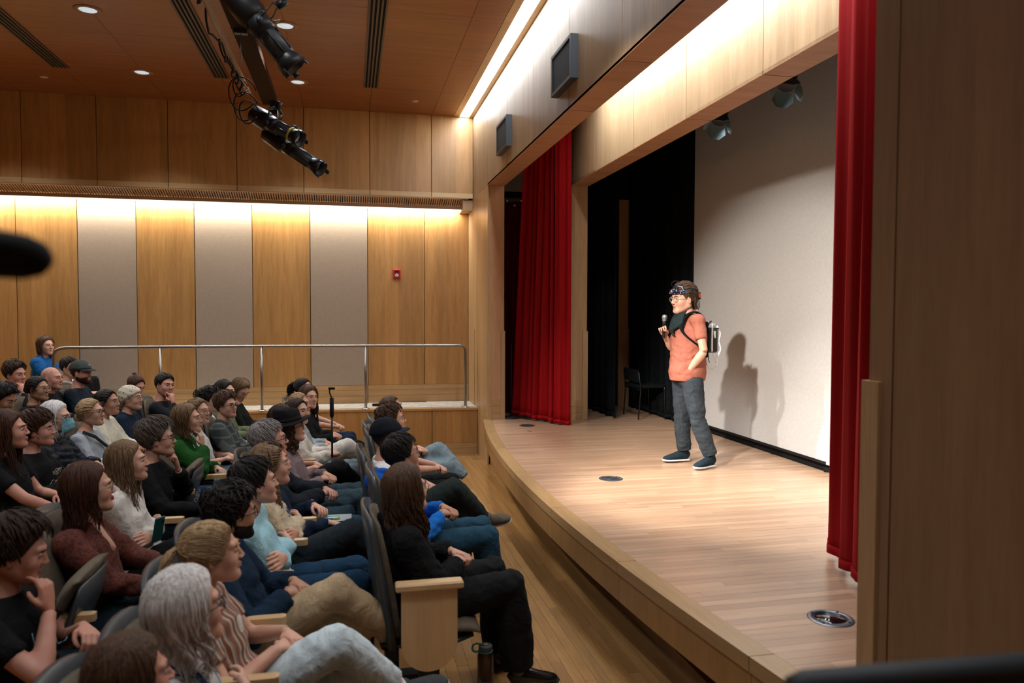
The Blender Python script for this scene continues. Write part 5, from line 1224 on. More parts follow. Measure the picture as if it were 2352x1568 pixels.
# fedora
t, tr_ = on_head(r2f, 'fedora', 'black felt fedora with a flat brim worn by the man in the dark vest', 'hat')
FELT = C((.014, .013, .013), sheen=.3)
def ov(prof, nseg=36, pinch=0):
    V = []
    for r_, z_ in prof:
        for j in range(nseg):
            a = 2*PI*j/nseg; V.append((r_*1.12*math.cos(a)-.012, r_*.98*math.sin(a)*(1-pinch*(z_ > .14)*max(0, math.cos(a))), z_+.012*math.cos(2*a)*(r_ > .12)+(-.014*math.cos(a) if z_ > .10 else 0)))
    k = len(prof); F = [(i*nseg+j, i*nseg+(j+1) % nseg, (i+1)*nseg+(j+1) % nseg, (i+1)*nseg+j) for i in range(k-1) for j in range(nseg)]
    return V, F+[tuple((k-1)*nseg+j for j in range(nseg))]
V, F = ov([(.088, .045), (.165, .048), (.168, .052), (.165, .055), (.098, .056), (.094, .10), (.090, .145), (.078, .160), (.05, .150), (.01, .145)], pinch=.22)
link('felt_body', mesh('felt_body', tr_(V), F, FELT, True), t)
V, F = ov([(.0965, .058), (.099, .060), (.098, .083), (.095, .084)]); link('hat_band', mesh('hat_band', tr_(V), F[:-1], BLACK, True), t)
# spotted headscarf
t, tr_ = on_head(r4c, 'headscarf', 'cream headscarf with dark spots tied over the hair', 'scarf')
D_, F2 = hdirs(48, 52); rad = base_radius(D_); Pq = O_+D_*rad[:, None]; x, y, z = Pq.T
reg = sst(.012, .018, z-.9*(x-.065)*.35-.03*0-.25*(x+.02))
link('scarf_cloth', MB().add(tr_(O_+D_*(rad+reg*(.026+.003*np.sin(z*150+x*60))-(1-reg)*.03)[:, None]), F2).mesh('scarf_cloth', patterned('spotted_cloth', (.56, .50, .38), [(.04, .035, .03)], 'voronoi', 42, .25, .04)), t)
link('knot', MB().tube(tr_([(-.12, 0, -.02), (-.14, .02, -.06), (-.145, .025, -.11)]), [(.02, .012), (.018, .008), (.022, .004)], 8).mesh('knot', bpy.data.materials['spotted_cloth']), t)
# surgical mask
t, tr_ = on_head(r4f, 'surgical_mask', 'light blue pleated surgical mask on the white-haired woman', 'mask')
MASK = C((.20, .47, .55), (.17, .42, .50)); V = []; ny, nz = 14, 9
for j in range(nz+1):
    zz = -.012-.095*j/nz
    for i in range(ny+1):
        a = -1.15+2.3*i/ny; k_ = math.sin(PI*j/nz)
        V.append((.016+(.098+.012*math.cos(a)*k_-(.010 if j == nz else 0))*math.cos(a)+(.002 if j % 3 == 1 else 0), (.070)*math.sin(a), zz+.016*math.sin(a)**2*(1-2*j/nz)))
F = [(j*(ny+1)+i, (j+1)*(ny+1)+i, (j+1)*(ny+1)+i+1, j*(ny+1)+i+1) for j in range(nz) for i in range(ny)]
V2 = np.vstack([V, np.array(V)*np.array([.97, .97, 1])]); link('pleated_panel', mesh('pleated_panel', tr_(V2), F+[tuple(k+len(V) for k in reversed(q)) for q in F], MASK, True), t)
for sy in (-1, 1):
    link('ear_loop', MB().tube(tr_([(.050, .066*sy, -.020), (.01, .080*sy, -.004), (-.018, .084*sy, .012), (-.026, .080*sy, -.02), (.0, .074*sy, -.05), (.045, .063*sy, -.09)]), .0018, 6).mesh('ear_loop', SOLEW), t)
# lanyard and cross-body strap as curves close round the chest
def strap(r, name, label, cat, pts, w, m):
    root_ = r[0]; t = thing(name, label, cat); t.location = root_.location; t.rotation_euler = root_.rotation_euler; t.scale = root_.scale
    link('band', MB().tube(pts, [(w, .003)]*len(pts), 8, up=(1, 0, 0)).mesh('band', m), t); return t
# ================================================================ CURTAINS
def curtain(name, label, cat, path, z0, z1, mat, pleats, amp, hem=.03, nz=26, gather=0, group=None, anchor=0):
    """pleated drape hung along a plan path"""
    P = np.array(path, float); seg = np.r_[0, np.cumsum(np.linalg.norm(np.diff(P, axis=0), axis=1))]; n = pleats*10
    s = np.linspace(0, seg[-1], n); X = np.interp(s, seg, P[:, 0]); Y = np.interp(s, seg, P[:, 1])
    T = np.gradient(np.c_[X, Y], axis=0); T /= np.linalg.norm(T, axis=1, keepdims=True); Nn = np.c_[-T[:, 1], T[:, 0]]
    V = []; ph = s/seg[-1]*pleats*2*PI; rs = np.random.RandomState(len(name)+pleats); jit = np.interp(s, np.linspace(0, seg[-1], pleats*2), rs.uniform(.55, 1.35, pleats*2))
    for j in range(nz+1):
        t = j/nz; a = amp*(1-.35*t)*jit; z = z0+(z1-z0)*t
        w = np.sin(ph+.5*np.sin(t*2.1+s*3))+.28*np.sin(2.3*ph+1+t*1.5)
        gx = (1-gather*t)
        cx, cy = (P[:, 0].mean(), P[:, 1].mean()) if not anchor else P[-1]
        x = cx+(X-cx)*gx+Nn[:, 0]*w*a; y = cy+(Y-cy)*gx+Nn[:, 1]*w*a
        zz = np.full(n, z)
        if j == 0: zz = zz+.012*np.sin(ph*.5)+hem*(s/seg[-1])*0
        V.append(np.c_[x, y, zz])
    V = np.vstack(V); F = [(j*n+i, j*n+i+1, (j+1)*n+i+1, (j+1)*n+i) for j in range(nz) for i in range(n-1)]
    c = V.mean(0); c[2] = z0
    t = thing(name, label, cat, c, group=group)
    o = link('cloth', mesh('cloth', V-c, F, mat, True), t); sd = o.modifiers.new('thick', 'SOLIDIFY'); sd.thickness = .006
    hb = V[:n]-c; hv = np.vstack([hb+(0, 0, .001), hb+(0, 0, .05)]); off = np.c_[np.r_[Nn, Nn]*.007, np.zeros(2*n)]
    o2 = link('hem', mesh('hem', hv, [(i, i+1, n+i+1, n+i) for i in range(n-1)], mat, True), t); s2 = o2.modifiers.new('thick', 'SOLIDIFY'); s2.thickness = .014; s2.offset = 0
    return t
curtain('stage_curtain', 'red velvet curtain gathered by the far proscenium post', 'curtain', [(2.15, 9.95), (2.30, 9.60), (2.42, 9.32), (2.52, 9.10)], .63, 4.6, RED, 6, .05, gather=.34, anchor=1)
curtain('stage_curtain', 'bright red leading fold of the far velvet curtain, reaching lowest', 'curtain', [(2.50, 9.02), (2.60, 8.98), (2.70, 8.95)], .61, 4.6, RED, 2, .030)
curtain('stage_curtain', 'red velvet curtain hanging beside the near pillar', 'curtain', [(2.74, 3.85), (2.66, 3.63), (2.56, 3.4), (2.525, 3.2), (2.52, 3.0)], .635, 4.6, RED, 4, .034, gather=.04)
t = curtain('stage_curtain', 'dark crumpled curtain edge with metal grommets behind the far red curtain', 'curtain', [(2.14, 10.35), (2.22, 10.15), (2.32, 10.0)], .62, 3.55, velvet('dark_velvet', (.10, .002, .003)), 3, .04)
for gx, gz in ((-.11, 2.93), (-.02, 2.86), (.06, 2.92)):
    v, f = lathe([(.008, 0), (.018, 0), (.020, .004), (.008, .006)], 12); link('grommet', MB().add(v@rotm((1, 0, 0), (0, -1, .2)).T+np.array([gx, -.19-gx*.6, gz]), f).mesh('grommet', CHROME), t)
curtain('stage_drape', 'black drape hanging behind the inner stage post', 'curtain', [(3.42, 10.6), (3.44, 10.1), (3.45, 9.7), (3.46, 9.35)], .62, 4.6, BLKCLOTH, 5, .035)
curtain('stage_drape', 'wide black drape along the stage back between pier and screen', 'curtain', [(4.11, 10.6), (4.11, 9.9), (4.10, 9.2), (4.11, 8.45)], .62, 5.2, BLKCLOTH, 9, .02)
# ================================================================ RAILING
rail = thing('railing', 'brushed steel pipe railing along the front of the side walkway', 'railing', (-1.1, 10.5, ZL))
ry = lambda x: 10.50+(1.62-x)*.055 if x > -1.5 else 10.67
def rl(x, z): return (x+1.1, ry(x)-10.5, z-ZL)
pts = [rl(1.60, ZL+.005), rl(1.60, 1.44), rl(1.595, 1.495), rl(1.57, 1.53), rl(1.52, 1.545)]+[rl(x, 1.545) for x in np.linspace(1.3, -3.6, 16)]+[rl(-3.68, 1.535), rl(-3.74, 1.505), rl(-3.76, 1.45), rl(-3.76, ZL+.005)]
link('pipe', MB().tube(pts, .0215, 14, up=(0, 1, 0)).mesh('pipe', STEEL), rail)
for x in (.205, -1.19, -2.48): link('post', MB().tube([rl(x, ZL), rl(x, 1.54)], .019, 14).mesh('post', STEEL), rail)
for x in (1.60, .205, -1.19, -2.48, -3.76):
    v, f = lathe([(.055, 0), (.055, .006), (.045, .014), (.024, .020)], 20); link('flange', MB().add(v+np.array(rl(x, ZL+.001)), f).mesh('flange', CHROME), rail)
# ================================================================ WALL AND CEILING FITTINGS
fa = thing('fire_alarm', 'small red fire alarm strobe on the maple side wall', 'alarm', (.681, YW, 2.588))
RP = plain('alarm_red', (.42, .012, .018), .35)
link('housing', hull('housing', [(x*a, y, z*a) for x in (-.057, .057) for z in (-.068, .068) for a, y in ((1, -.002), (1, -.03), (.86, -.045))], RP), fa)
link('lens', hull('lens', [(x, y, z) for x in (-.030, .030) for z in (.018, .048) for y in (-.045, -.056)], plain('lens_dark', (.12, .01, .015), .15)), fa)
v, f = lathe([(.001, 0), (.026, 0), (.026, .006), (.001, .007)], 18); link('strobe', MB().add(v@rotm((1, 0, 0), (0, -1, 0)).T+np.array([0, -.044, -.022]), f).mesh('strobe', plain('strobe_glass', (.55, .56, .52), .15)), fa)
text('lettering', 'FIRE', .026, SOLEW, fa, Matrix.Translation((0, -.0465, .004)) @ Matrix.Rotation(PI/2, 4, 'X'))
for (y0, z0) in ((8.45, 4.035), (5.985, 4.03)):
    sp_ = thing('wall_speaker', 'black square loudspeaker grille on the beam, ' + ('nearer the far wall' if y0 > 7 else 'the nearer and larger-looking one'), 'speaker', (XP, y0, z0))
    link('frame', hull('frame', [(x, y, z) for x, k in ((0, 1), (-.05, 1), (-.058, .985)) for y in (-.29*k, .29*k) for z in (-.172*k, .172*k)], DKPLAS), sp_)
    link('grille_cloth', mesh('grille_cloth', boxv((-.060, -.262, -.145), (-.055, .262, .145)), BF, plain('grille_black', (.022, .028, .030), .8)), sp_)
    for a, b in (((-.064, -.29, .145), (-.052, .29, .172)), ((-.064, -.29, -.172), (-.052, .29, -.145)), ((-.064, -.29, -.145), (-.052, -.262, .145)), ((-.064, .262, -.145), (-.052, .29, .145))):
        link('frame_edge', mesh('frame_edge', boxv(a, b), BF, DKPLAS), sp_)
RINGW = plain('downlight_ring', (.33, .17, .09), .45)
place = {(-2.40, 7.81): 'nearer pair, left', (-2.40, 9.67): 'far pair, left', (-.616, 7.81): 'nearer pair, beside the hanging lamps', (-.616, 9.65): 'far pair, right of the hanging lamps'}
for x, y in DL:
    if (x, y) not in place: continue
    d_ = thing('downlight', 'round recessed ceiling light, '+place[x, y], 'ceiling light', (x, y, ZC), group='recessed ceiling lights')
    v, f = lathe([(.078, 0), (.125, 0), (.122, -.006), (.085, -.010), (.078, .0)], 28); link('trim_ring', MB().add(v, f[:-2]).mesh('trim_ring', RINGW), d_)
    v, f = lathe([(.001, -.004), (.079, -.004), (.079, -.002), (.001, -.002)], 28); link('lens', MB().add(v, f).mesh('lens', GLOWD), d_)
for x, y, nm in ((.866, 10.17, 'pale round sprinkler cap on the ceiling near the light slot'), (-3.613, 10.13, 'small round sprinkler cap on the ceiling at the far left')):
    d_ = thing('sprinkler_cap', nm, 'sprinkler', (x, y, ZC)); v, f = lathe([(.001, -.008), (.040, -.008), (.048, -.004), (.048, 0)], 20); link('cap', MB().add(v, f).mesh('cap', plain('cap_beige', (.55, .42, .28), .5)), d_)
    v, f = lathe([(.001, -.012), (.02, -.011), (.024, -.008)], 14); link('escutcheon', MB().add(v, f).mesh('escutcheon', plain('cap_beige2', (.6, .48, .34), .5)), d_)
VF = plain('vent_frame', (.085, .065, .045), .5)
for x, nm in ((-1.505, 'black linear ceiling vent left of the hanging lamps'), (.27, 'black linear ceiling vent near the light slot'), (-3.27, 'black linear ceiling vent at the far left of the ceiling')):
    v_ = thing('ceiling_vent', nm, 'vent', (x, 7.4, ZC))
    box('backing', (-.088, -3.2, -.004), (.088, 2.28, -.002), BLACK, v_)
    for k in range(5): box('vane', (-.088+k*.0395, -3.2, -.014), (-.070+k*.0395, 2.28, -.003), VF, v_)
# ================================================================ HANGING LIGHTING BAR
rig = thing('lighting_bar', 'steel lighting pipe with cables hanging under a dark raceway', 'lighting bar', (-.93, 5.5, 4.2))
box('raceway', (-.075, -4.6, .29), (.095, 3.92, .36), plain('raceway_brown', (.035, .016, .008), .85, spec=.1), rig)
box('end_box', (.02, 3.75, .14), (.10, 3.92, .29), BLACK, rig)
link('pipe', MB().tube([(-.045, -4.6, -.02), (-.045, 2.35, -.02)], .024, 14).mesh('pipe', plain('pipe_brown', (.16, .09, .05), .4, metal=.3)), rig)
for y in (-3.2, -.4, 1.5): link('hanger_rod', MB().tube([(-.0, y, -.02), (-.0, y, .30)], .004, 6).mesh('hanger_rod', STEEL), rig)
for y in (-.4, 1.5): box('hanger_plate', (-.05, y-.03, .25), (.06, y+.03, .29), BLKMET, rig)
rc = random.Random(8)
for k in range(7):
    y0 = [-1.2, -.9, -.6, .2, .9, 1.3, 1.7][k]; ln = [1.2, .9, .7, 1.2, .9, .8, .5][k]; pts = []
    for i in range(14):
        s = i/13; pts.append((-.06+.03*math.sin(s*9+k), y0+ln*s, -.03-.09*math.sin(s*PI)*rc.uniform(.8, 1.2)-.02*math.sin(s*20+k)))
    link('cable', MB().tube(pts, .008, 6).mesh('cable', BLACK), rig)
for k, (cx, cy, cz, rr) in enumerate(((-.02, 1.75, -.20, .15), (.00, 1.8, -.30, .13), (.05, 1.6, -.40, .10), (-.06, 1.9, -.10, .08), (-.05, -.7, -.08, .12), (-.12, -.55, -.10, .10))):
    link('cable', MB().tube([(cx+rr*math.cos(a)*.8, cy+.04*math.sin(a*2), cz+rr*math.sin(a)) for a in np.linspace(.3, 5.6+k*.1, 20)], .006, 6).mesh('cable', BLACK), rig)
def ellipsoidal(label, tail, nose, s=1.0, ring=False, group='theatre spotlights on the hanging bar'):
    a, b = np.array(tail), np.array(nose); L = np.linalg.norm(b-a); M = rotm(b-a, (0, 0, 1)); t = thing('spotlight', label, 'stage light', a, group=None)
    def put(nm, v, f, m): link(nm, MB().add(np.asarray(v)@M.T, f).mesh(nm, m), t)
    r = .085*s
    v, f = tube([(0, 0, 0), (.03*L, 0, 0), (.30*L, 0, 0), (.40*L, 0, 0)], [(r*.7, r*.7), (r*1.05, r*1.1), (r*1.1, r*1.15), (r*.8, r*.85)], 8, up=(0, 0, 1)); put('lamp_housing', v, f, BLKMET)
    v, f = tube([(.36*L, 0, 0), (.52*L, 0, 0)], [(r*.95, r*.95), (r*.9, r*.9)], 8, up=(0, 0, 1)); put('shutter_box', v, f, BLKMET)
    v, f = tube([(.50*L, 0, 0), (.55*L, 0, 0), (.84*L, 0, 0)], [r*.72, r*.80, r*.78], 18); put('lens_tube', v, f, DKPLAS)
    for k in range(6):
        an = k*PI/3; c_, s_ = math.cos(an)*r*.80, math.sin(an)*r*.80
        v, f = tube([(.56*L, c_, s_), (.82*L, c_, s_)], .006*s, 5); put('cooling_rib', v, f, BLKMET)
    v, f = lathe([(r*.78, .84*L), (r*.95, .89*L), (r*1.02, 1.0*L), (r*.97, 1.0*L), (r*.72, .86*L)], 8); v = v[:, [2, 0, 1]]; put('front_hood', v, f[:-2], BLKMET)
    for k in (0, 2, 4):
        an = k*PI/3+.5; v = np.array(boxv((.96*L, -.02*s, r*.98), (1.05*L, .02*s, r*1.06))); c_, s_ = math.cos(an), math.sin(an); R_ = np.array([[1, 0, 0], [0, c_, -s_], [0, s_, c_]]); put('gel_clip', v@R_.T, BF, BLKMET)
    for k, rr in enumerate((.62, .48, .34)):
        th = np.linspace(0, 2*PI, 19); v, f = tube([(.90*L, r*rr*math.cos(q), r*rr*math.sin(q)) for q in th], .004*s, 5, cap=False); put('lens_ring', v, f, plain('lens_glass', (.35, .42, .45), .12, metal=.7) if k == 0 and 'lens_glass' not in bpy.data.materials else bpy.data.materials['lens_glass'])
    v, f = lathe([(.001, .885*L), (r*.68, .885*L), (r*.68, .89*L), (.001, .892*L)], 18); put('lens', v[:, [2, 0, 1]], f, plain('lens_dark2', (.02, .03, .04), .08, coat=1) if 'lens_dark2' not in bpy.data.materials else bpy.data.materials['lens_dark2'])
    if ring: v, f = lathe([(r*.80, .80*L), (r*.86, .80*L), (r*.86, .83*L), (r*.80, .83*L)], 20); put('yellow_tape', v[:, [2, 0, 1]], f, plain('yellow_tape', (.50, .42, .03), .5))
    put('yoke', *tube([(.44*L, r*1.12, -.02), (.38*L, r*1.2, .13*s), (.38*L, 0, .17*s), (.38*L, -r*1.2, .13*s), (.44*L, -r*1.12, -.02)], [(.018*s, .004)]*5, 6, up=(1, 0, 0)), BLKMET)
    for sy in (-1, 1):
        v, f = lathe([(.001, 0), (.018*s, 0), (.022*s, .02*s), (.001, .022*s)], 8); v = v@rotm((1, 0, 0), (0, sy, 0)).T+np.array([.44*L, r*1.15*sy, 0]); put('yoke_knob', v, f, DKPLAS)
    put('gobo_handle', *tube([(.48*L, 0, r*.9), (.50*L, .01, r*1.45)], [(.012*s, .004), (.014*s, .006)], 6), STEEL)
    put('clamp', boxv((.34*L, -.02, .16*s), (.42*L, .02, .23*s)), BF, BLKMET)
    return t
ellipsoidal('large black theatre spotlight at the top of the picture, nearest on the bar', (-.70, 4.95, 3.99), (-.335, 4.97, 3.55), 1.0)
ellipsoidal('black theatre spotlight with a yellow ring, pointing at the stage', (-.87, 7.3, 3.84), (-.43, 7.05, 3.57), .92, ring=True)
ellipsoidal('lowest black theatre spotlight, just under the one with the yellow ring', (-.77, 7.4, 3.70), (-.25, 7.1, 3.32), .90)
t = ellipsoidal('black theatre spotlight with an added beam-cutting flag, out of view over the audience', (-1.10, 2.62, 4.34), (-.80, 2.84, 4.17), .9)
link('flag', mesh('flag', [(x+p, y, z) for p in (0, .006) for x, y, z in ((.86, .25, -.262), (.44, .81, -.262), (.44, .81, .10), (.86, .25, .10))], [(0, 1, 2, 3), (7, 6, 5, 4), (0, 4, 5, 1), (1, 5, 6, 2), (2, 6, 7, 3), (3, 7, 4, 0)], BLACK), t)  # unseen flag added to keep this spot's light off the front beam
# lamps with barn doors behind the inner beam
for ly, nm in ((5.25, 'black stage lamp with barn doors tinted as if lit, nearer one under the inner beam'), (6.33, 'black stage lamp with barn doors tinted as if lit, farther one under the inner beam')):
    t = thing('stage_lamp', nm, 'stage light', (3.32, ly, 3.80)); t.scale = (.70, .70, .70)
    BD = plain('barn_door_lit', (.20, .27, .29), .35, metal=.5) if 'barn_door_lit' not in bpy.data.materials else bpy.data.materials['barn_door_lit']  # pale teal holds the lamp's cool glow on the doors
    M = rotm((-.35, -.35, -.85), (1, 0, 0))
    def put(nm2, v, f, m, sm=False): link(nm2, mesh(nm2, np.asarray(v)@M.T, f, m, sm), t)
    v, f = tube([(-.14, 0, 0), (-.10, 0, 0), (.06, 0, 0)], [(.06, .06), (.095, .095), (.10, .10)], 12, up=(0, 0, 1)); put('housing', v, f, BLKMET)
    for k in range(4):
        a = k*PI/2+.3; R_ = np.array([[1, 0, 0], [0, math.cos(a), -math.sin(a)], [0, math.sin(a), math.cos(a)]])
        w0, w1 = (.09, .12) if k % 2 else (.07, .09)
        v = np.array([(.06, -w0, .10), (.06, w0, .10), (.15, w1, .145), (.22, w1*.45, .175), (.22, -w1*.45, .175), (.15, -w1, .145)]); v = np.vstack([v, v+np.array([-.003, 0, .004])])
        f = [(0, 1, 2, 3, 4, 5), (11, 10, 9, 8, 7, 6)]+[(i, (i+1) % 6+0, (i+1) % 6+6, i+6) for i in range(6)]
        put('barn_door', v@R_.T, f, BD)
    link('bracket', MB().box((-.015, -.015, .05), (.015, .015, 2.26)).mesh('bracket', BLKMET, False), t)
# ================================================================ ON THE STAGE
for (x, y), nm in (((2.155, 9.017), 'far black floor pocket lid by the red curtain'), ((2.155, 5.955), 'black round floor pocket lid in front of the speaker'), ((2.155, 2.99), 'shiny floor pocket with a steel ring by the near curtain')):
    near = y < 4
    t = thing('floor_pocket', nm, 'floor pocket', (x, y, ZS))
    v, f = lathe([(.070, .0005), (.070, .004), (.098, .004), (.103, .001)], 36); link('ring', MB().add(v, f[:-2]).mesh('ring', plain('ring_steel', (.16, .17, .19), .35, metal=.8) if near else DKPLAS), t)
    v, f = lathe([(.001, .0028), (.069, .0028), (.070, .0005)], 36); link('lid', MB().add(v, f).mesh('lid', plain('lid_gloss', (.02, .02, .022), .03, coat=1, metal=.6) if near else plain('lid_dark', (.03, .035, .038), .35)), t)
    for k in range(4):
        a = k*PI/2+.6; v, f = lathe([(.006, .004), (.006, .0055), (.001, .006)], 8); link('screw', MB().add(v+np.array([.085*math.cos(a), .085*math.sin(a), 0]), f).mesh('screw', BLACK), t)
    if not near:
        for k in range(2): v, f = lathe([(.030+.018*k, .003), (.030+.018*k, .0045), (.034+.018*k, .0045), (.034+.018*k, .003)], 24); link('groove_ring', MB().add(v, f[:-2]).mesh('groove_ring', BLKMET), t)
o = link('tape_mark', mesh('tape_mark', boxv((-.008, -.035, 0), (.008, .035, .0012)), BF, BLACK), None, (2.08, 8.58, ZS+.0005), (0, 0, .5)); o['label'] = 'small strip of black tape on the stage boards near the far curtain'; o['category'] = 'tape'
# microphone stand base and cable behind the far curtain
t = thing('microphone_stand', 'black microphone stand with a round base behind the far red curtain', 'stand', (2.10, 9.72, ZS))
v, f = lathe([(.001, 0), (.13, 0), (.13, .012), (.10, .022), (.02, .028), (.001, .03)], 28); link('base', MB().add(v, f).mesh('base', BLKMET), t)
link('rod', MB().tube([(0, 0, .02), (.0, .0, 1.0)], .008, 8).mesh('rod', BLKMET), t)
o = rod('stage_cable', [(2.02+.35*s+.03*math.sin(s*9), 9.74-.22*s+.05*math.sin(s*14), ZS+.010) for s in np.linspace(0, 1, 30)], .008, BLACK, n=6); o['label'] = 'black cable lying along the boards under the far red curtain'; o['category'] = 'cable'
# chair in the dark
t = thing('stacking_chair', 'dark chair with thin chrome legs in front of the black drape', 'chair', (3.90, 9.45, ZS))
cb = MB().tube([(-.19, -.27, .40), (-.19, .27, .40)], .008, 6)
for y in (-.27, .27): cb.tube([(.18, y, .01), (.16, y, .40), (.17, y, .45)], .010, 8).tube([(-.20, y, .01), (-.17, y, .42), (-.20, y, .62), (-.19, y*.9, .66)], .010, 8)
link('frame', cb.mesh('frame', plain('chair_chrome', (.05, .05, .055), .3, metal=1)), t)
link('seat', hull('seat', [(x, y, z) for x, y in ((-.2, -.25), (.2, -.25), (.2, .25), (-.2, .25)) for z in (.42, .46)], BLKCLOTH), t)
link('backrest', hull('backrest', [(x, y, z) for x, y in ((-.21, -.24), (-.19, -.24), (-.19, .24), (-.21, .24)) for z in (.50, .66)], BLKCLOTH), t)
# ================================================================ IN THE AUDIENCE
sx, sy_ = r1e[0].location.x, r1e[0].location.y
t = thing('seat_end_panel', 'pale maple end panel with rounded foot and armrest closing the front row', 'panel', (.355, 3.45, .05))
def capsule_panel(w, z0, z1, th):
    pts = [(-w/2, z1), (w/2, z1)]+[(w/2*math.cos(a), z0+w/2+w/2*math.sin(a)) for a in np.linspace(0, -PI, 16)]
    n = len(pts); V = [(x, -th/2, z) for x, z in pts]+[(x, th/2, z) for x, z in pts]
    return V, [tuple(range(n)), tuple(reversed(range(n, 2*n)))]+[(i, i+n, (i+1) % n+n, (i+1) % n) for i in range(n)]
V, F = capsule_panel(.262, .27, .66, .028); link('panel', mesh('panel', V, F, ENDP), t)
link('armrest', hull('armrest', [(x, y, z) for x in (-.158, .158) for y in (-.035, .035) for z in (.668, .688)]+[(x, y, z) for x in (-.150, .150) for y in (-.028, .028) for z in (.660, .696)], ENDP), t)
link('leg', MB().box((-.05, .02, -.05), (.05, .05, .5)).mesh('leg', BLKMET, False), t); link('foot', MB().box((-.14, -.02, -.05), (.14, .09, -.03)).mesh('foot', BLKMET, False), t)
# water bottle
t = thing('water_bottle', 'smoky translucent water bottle with grey lid and teal loop on the floor', 'bottle', (.70, 3.88, 0))
bm2, nt, b = newmat('smoke_plastic'); b.inputs['Base Color'].default_value = (.10, .06, .055, 1); b.inputs['Transmission Weight'].default_value = .45; b.inputs['Roughness'].default_value = .15
v, f = lathe([(.001, .001), (.040, .001), (.044, .008), (.044, .155), (.042, .170), (.033, .186), (.031, .192), (.001, .193)], 32); link('flask', MB().add(v, f).mesh('flask', bm2), t)
v, f = lathe([(.035, .190), (.037, .192), (.037, .214), (.034, .219), (.001, .220)], 32); link('lid', MB().add(v, f).mesh('lid', plain('lid_grey', (.13, .14, .16), .5)), t)
TEAL = plain('teal_rubber', (.05, .38, .40), .45)
th = np.linspace(0, 2*PI, 29); link('neck_loop', MB().tube([(.0375*math.cos(a), .0375*math.sin(a), .188) for a in th], .0032, 8, cap=False).mesh('neck_loop', TEAL), t)
link('carry_loop', MB().tube([(.0, 0, .222), (-.025, 0, .224), (-.05, 0, .232), (-.068, 0, .224), (-.073, 0, .205), (-.065, 0, .190), (-.05, 0, .186), (-.038, 0, .188)], [(.006, .0022)]*8, 8, up=(0, 1, 0)).mesh('carry_loop', TEAL), t)
v, f = lathe([(.001, .2195), (.015, .2195), (.014, .2245), (.001, .225)], 20); link('lid_button', MB().add(v, f).mesh('lid_button', plain('amber', (.55, .33, .03), .45)), t)
PRN = plain('print_grey', (.42, .37, .36), .5)
yw_ = math.atan2(-3.88, -.70)+PI/2
for i, ch_ in enumerate('encircle'):
    a = math.atan2(-3.88, -.70)-.42+.165*i; M = Matrix.Translation((.0445*math.cos(a), .0445*math.sin(a), .030)) @ Matrix.Rotation(a+PI/2, 4, 'Z') @ Matrix.Rotation(PI/2, 4, 'X')
    text('letter', ch_, .013, PRN, t, M, .0004)
a = math.atan2(-3.88, -.70)-.72; lm = MB().tube([np.array([.0452*math.cos(a+q*.0), .0452*math.sin(a), .036])+np.array([-math.sin(a), math.cos(a), 0])*.0075*math.cos(q)+np.array([0, 0, 1])*.011*math.sin(q) for q in np.linspace(0, 2*PI, 17)], .0011, 5, cap=False)
lm.tube([np.array([.0455*math.cos(a), .0455*math.sin(a), .032])+np.array([-math.sin(a), math.cos(a), 0])*.0038*math.cos(q)+np.array([0, 0, 1])*.0055*math.sin(q) for q in np.linspace(0, 2*PI, 13)], .0010, 5, cap=False)
link('emblem', lm.mesh('emblem', PRN), t)
# pole with gimbal
t = thing('monopod', 'black monopod with a small gimbal head standing among the second-row knees', 'monopod', (-.165, 6.75, 0))
link('pole', MB().tube([(0, 0, 0.02), (0, 0, .72)], .011, 10).tube([(0, 0, .70), (0, 0, 1.10)], .009, 10).mesh('pole', BLKMET), t)
link('grip', MB().tube([(0, 0, 1.08), (0, 0, 1.10), (0, 0, 1.25)], [.014, .019, .019], 10).mesh('grip', BLACK), t)
link('gimbal_arm', MB().tube([(0, 0, 1.25), (-.012, 0, 1.28), (-.02, 0, 1.305), (-.015, 0, 1.33)], .006, 8).mesh('gimbal_arm', BLKMET), t)
link('gimbal_head', MB().tube([(-.028, 0, 1.335), (.028, 0, 1.335)], [.011, .011], 10).mesh('gimbal_head', BLACK), t)
for k in range(3): a = k*2.1; link('foot', MB().tube([(0, 0, .03), (.07*math.cos(a), .07*math.sin(a), .01)], .007, 6).mesh('foot', BLKMET), t)
# black stick lying on the walkway
t = thing('hand_grip_bar', 'short black bar with foam grips lying on the pale walkway carpet', 'bar', (.50, 10.80, ZL+.03))
link('bar', MB().tube([(-.19, 0, 0), (.20, 0, -.004)], .010, 8).mesh('bar', STEEL), t)
for a, b in ((-.20, -.07), (.13, .21)): link('grip', MB().tube([(a, 0, 0), (a+.01, 0, 0), (b-.01, 0, 0), (b, 0, 0)], [.014, .02, .02, .014], 10).mesh('grip', BLACK), t)
